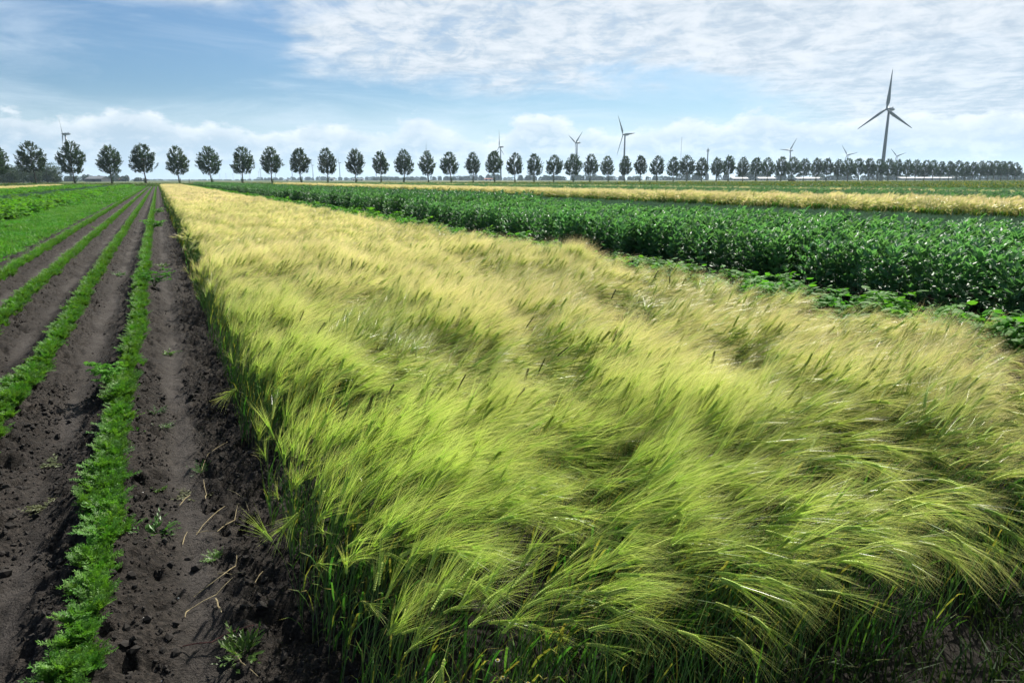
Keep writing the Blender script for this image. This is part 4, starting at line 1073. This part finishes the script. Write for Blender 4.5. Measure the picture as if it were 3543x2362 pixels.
weed(732, 1903, .07, 'bright small weed seedling right of the large rosette', narrow=.4, seed=6)
weed(205, 1571, .16, 'wilted uprooted weed lying flat left of the carrot row', 'wilt', narrow=.4, up=.12, seed=7)
weed(163, 1734, .13, 'second wilted weed lying left of the carrot row, lower down', 'wilt', narrow=.4, up=.2, seed=8)
weed(411, 946, .22, 'spreading pale green weed between the first two carrot rows', narrow=.4, seed=9)
weed(558, 915, .2, 'grey green weed right of the carrot row, farther back', narrow=.5, seed=10)
weed(576, 1212, .14, 'low pale weed patch right of the carrots below the volunteer potato', narrow=.4, seed=11)
weed(333, 785, .25, 'yellowish weed between the second and third carrot rows', narrow=.5, seed=12)
weed(690, 1610, .10, 'grassy weed at the foot of the barley above the long straws', narrow=.15, up=1.5, seed=13)
weed(835, 2255, .15, 'upright green weed near the bottom edge beside the barley stems', narrow=.4, up=1.6, seed=14)
for i, (px, py, s_, lb) in enumerate(((527, 783, 1.0, 'volunteer potato plant overtopping the first carrot row far back'), (531, 965, .7, 'volunteer potato plant leaning out right of the first carrot row'),
                                      (365, 1300, .55, 'volunteer potato shoot at the left side of the first carrot row'), (540, 735, .9, 'volunteer potato plant just beyond the one overtopping the carrots'))):
    x, y = pix(px, py, .2); o = bpy.data.objects.new('potato_plant', pot[i].data); link(o); o.location = (x, y, ground(x, y)); o.scale = (s_,) * 3; tag(o, lb, 'potato plant')
def z8(p): return (p[0] / 1.476, 1300 + p[1] / 1.476)
def strand(pts, r, mat, label, cat, name, seed=0):
    random.seed(seed); P = []
    for j, p in enumerate(pts):
        x, y = pix(*z8(p), .03); P.append(Vector((x, y, ground(x, y) + .012 + random.uniform(0, .012))))
    Q = [P[0]]
    for a_, b_ in zip(P, P[1:]): Q += [a_.lerp(b_, .5) + Vector((0, 0, .006)) + rv(.003), b_]
    o0 = P[0].copy(); mb = MB(); mb.tube([q - o0 for q in Q], [r * .7] * (len(Q) - 1) + [r * .4], 5, cap=True)
    o_ = mb.obj(name, mat); o_.location = o0; tag(o_, label, cat)
S = M['straw']
strand([(1000, 800), (1075, 735), (1150, 675)], .0028, S, 'straight dry straw forming the upper side of the straw triangle', 'straw', 'dry_straw', 1)
strand([(1000, 800), (1110, 805), (1195, 710), (1210, 655)], .0028, S, 'bent dry straw forming the lower side of the straw triangle', 'straw', 'dry_straw', 2)
strand([(985, 1100), (1140, 1020), (1200, 960), (1210, 930)], .003, S, 'long dry straw with bent tip, upper of the long pair', 'straw', 'dry_straw', 3)
strand([(940, 1210), (960, 1170), (1100, 1100), (1190, 1040)], .003, S, 'long dry straw with hooked end, lower of the long pair', 'straw', 'dry_straw', 4)
strand([(915, 648), (970, 597)], .003, S, 'short dry straw left of the wilted weed', 'straw', 'dry_straw', 5)
strand([(1025, 455), (1060, 380), (1160, 315)], .0026, S, 'pale curved straw near the barley foot, topmost of the straws', 'straw', 'dry_straw', 6)
strand([(1050, 640), (1052, 590), (1040, 540)], .0028, S, 'upright-lying straw right of the wilted weed', 'straw', 'dry_straw', 7)
strand([(930, 850), (955, 790)], .003, S, 'short straw splinter right of the large weed rosette', 'straw', 'dry_straw', 8)
strand([(1160, 580), (1240, 600), (1265, 645)], .0028, S, 'hook-shaped straw against the barley stems', 'straw', 'dry_straw', 9)
strand([(1105, 1000), (1180, 992), (1250, 990)], .0024, S, 'level straw crossing the tip of the long pair', 'straw', 'dry_straw', 10)
strand([(1080, 1365), (1220, 1330)], .0022, S, 'thin straw lying along the reddish twig', 'straw', 'dry_straw', 11)
strand([(930, 1370), (1080, 1360), (1230, 1300), (1330, 1285)], .004, M['twig'], 'dark reddish twig lying on the soil near the bottom', 'twig', 'twig', 12)
strand([(1180, 1410), (1230, 1480), (1320, 1560)], .0032, S, 'dry stalk running off the bottom edge', 'straw', 'dry_straw', 13)
strand([(1098, 1125), (1112, 1180), (1130, 1215)], .005, S, 'pale dry leaf sheath below the long straws', 'straw', 'dry_leaf', 14)
strand([(1300, 1045), (1340, 980)], .0024, S, 'short straw between the long pair and the barley', 'straw', 'dry_straw', 15)
# small stones
for i, p in enumerate(((740, 455), (735, 1258), (905, 1100), (818, 1515), (735, 640))):
    x, y = pix(*z8(p), .03); random.seed(700 + i); mb = clodmesh(); o_ = mb.obj('pebble', plain('pebble', (.55, .53, .5), .6, .3, .2, 50)) ; o_.scale = (.005, .006, .004)
    o_.location = (x, y, ground(x, y) + .003); tag(o_, ['white pebble beside the carrots above the lone tiny weed', 'white pebble low down right of the carrots', 'pale pebble below the large soil clods', 'lowest white pebble at the bottom edge', 'dim pebble beside the lone tiny weed'][i], 'pebble')
# large soil clods
for i, (p, s_, lb) in enumerate((((958, 895), .026, 'dark soil clod right of the large weed rosette'), ((997, 955), .03, 'largest dark soil clod, in the furrow above the long straws'), ((20, 1003), .035, 'dark soil clod at the left edge'), ((352, 215), .026, 'dark clod in the wheel track left of the carrots'), ((378, 182), .02, 'smaller dark clod just above another in the wheel track'))):
    x, y = pix(*z8(p), .03); random.seed(800 + i); o_ = clodmesh().obj('soil_clod', M['clod']); o_.scale = (s_, s_ * .9, s_ * .7); o_.location = (x, y, ground(x, y) + s_ * .3); tag(o_, lb, 'clod')
# chamomile among the barley
def daisy(x, y, z, label, seed):
    random.seed(seed); e = empty('chamomile_flower', (x, y, -.02)); tag(e, label, 'flower')
    mb = MB(); mb.tube([(0, 0, 0), (.01, .01, z * .5), (.0, 0, z)], [.0015, .0014, .001], 4); mb.obj('stalk', M['stem'], e)
    mb = MB(); mb.tube([(0, 0, z), (0, 0, z + .004), (0, 0, z + .007)], [.0045, .0045, .002], 8, cap=True); mb.obj('centre', M['yellow'], e)
    mb = MB()
    for j in range(13):
        a = j * .483; mb.leaf((0, 0, z + .002), (math.cos(a), math.sin(a), .1), (0, 0, 1), .008, .003, t=.5)
    mb.obj('petals', M['petal'], e)
for i, (px, py) in enumerate(((1720, 2265), (1825, 2345), (1738, 2325), (1560, 2215))):
    x, y = pix(px, py, .42 - .05 * i); daisy(x, y, .42 - .05 * i, ['small white chamomile flower, topmost of the three at the bottom edge', 'small white chamomile flower, rightmost at the bottom edge', 'small white chamomile flower, lowest at the bottom edge', 'lone white flower left of the chamomile group'][i], 900 + i)
# tall grass seed heads above the second barley strip
for i, (px, zf, h_) in enumerate(((2608, 45, 1.25), (2300, 48, 1.2))):
    x, y = at(px, zf); e = empty('tall_grass', (x, y, -.05)); tag(e, ['tall seeding grass standing above the far barley strip', 'smaller seeding grass standing above the far barley, nearer the middle'][i], 'grass plant')
    random.seed(950 + i); mb = MB(); m2 = MB()
    for j in range(6):
        b = rv(.12); b.z = 0; t_ = b + Vector((.14 + random.uniform(-.1, .1), random.uniform(-.1, .1), h_ * random.uniform(.85, 1.05))); mb.tube([b, b.lerp(t_, .5), t_], [.005, .004, .003], 3)
        for q in range(10): m2.leaf(b.lerp(t_, random.uniform(.82, 1)), (random.uniform(-.2, .4), random.uniform(-.3, .3), 1), rv(), .07, .022, t=.7)
    mb.obj('stalks', M['verge'], e)['kind'] = 'stuff'; m2.obj('seed_heads', M['ear'], e)['kind'] = 'stuff'

# ------------------------------------------------------------------ haze
hm = bpy.data.materials.new('haze'); hm.use_nodes = True; hm.node_tree.nodes.clear()
q = N(hm.node_tree); ho = q.new('ShaderNodeOutputMaterial'); pv = q.new('ShaderNodeVolumePrincipled')
pv.inputs['Color'].default_value = (0.62, 0.82, 1.0, 1); pv.inputs['Density'].default_value = 0.00008; pv.inputs['Anisotropy'].default_value = 0.3
q.l.new(pv.outputs[0], ho.inputs['Volume'])
mb = MB(); mb.box((0, 6500, 89), (22000, 14000, 180.4)); hz_o = mb.obj('haze', hm); tag(hz_o, 'thin pale blue haze over the far land', 'haze', kind='stuff')
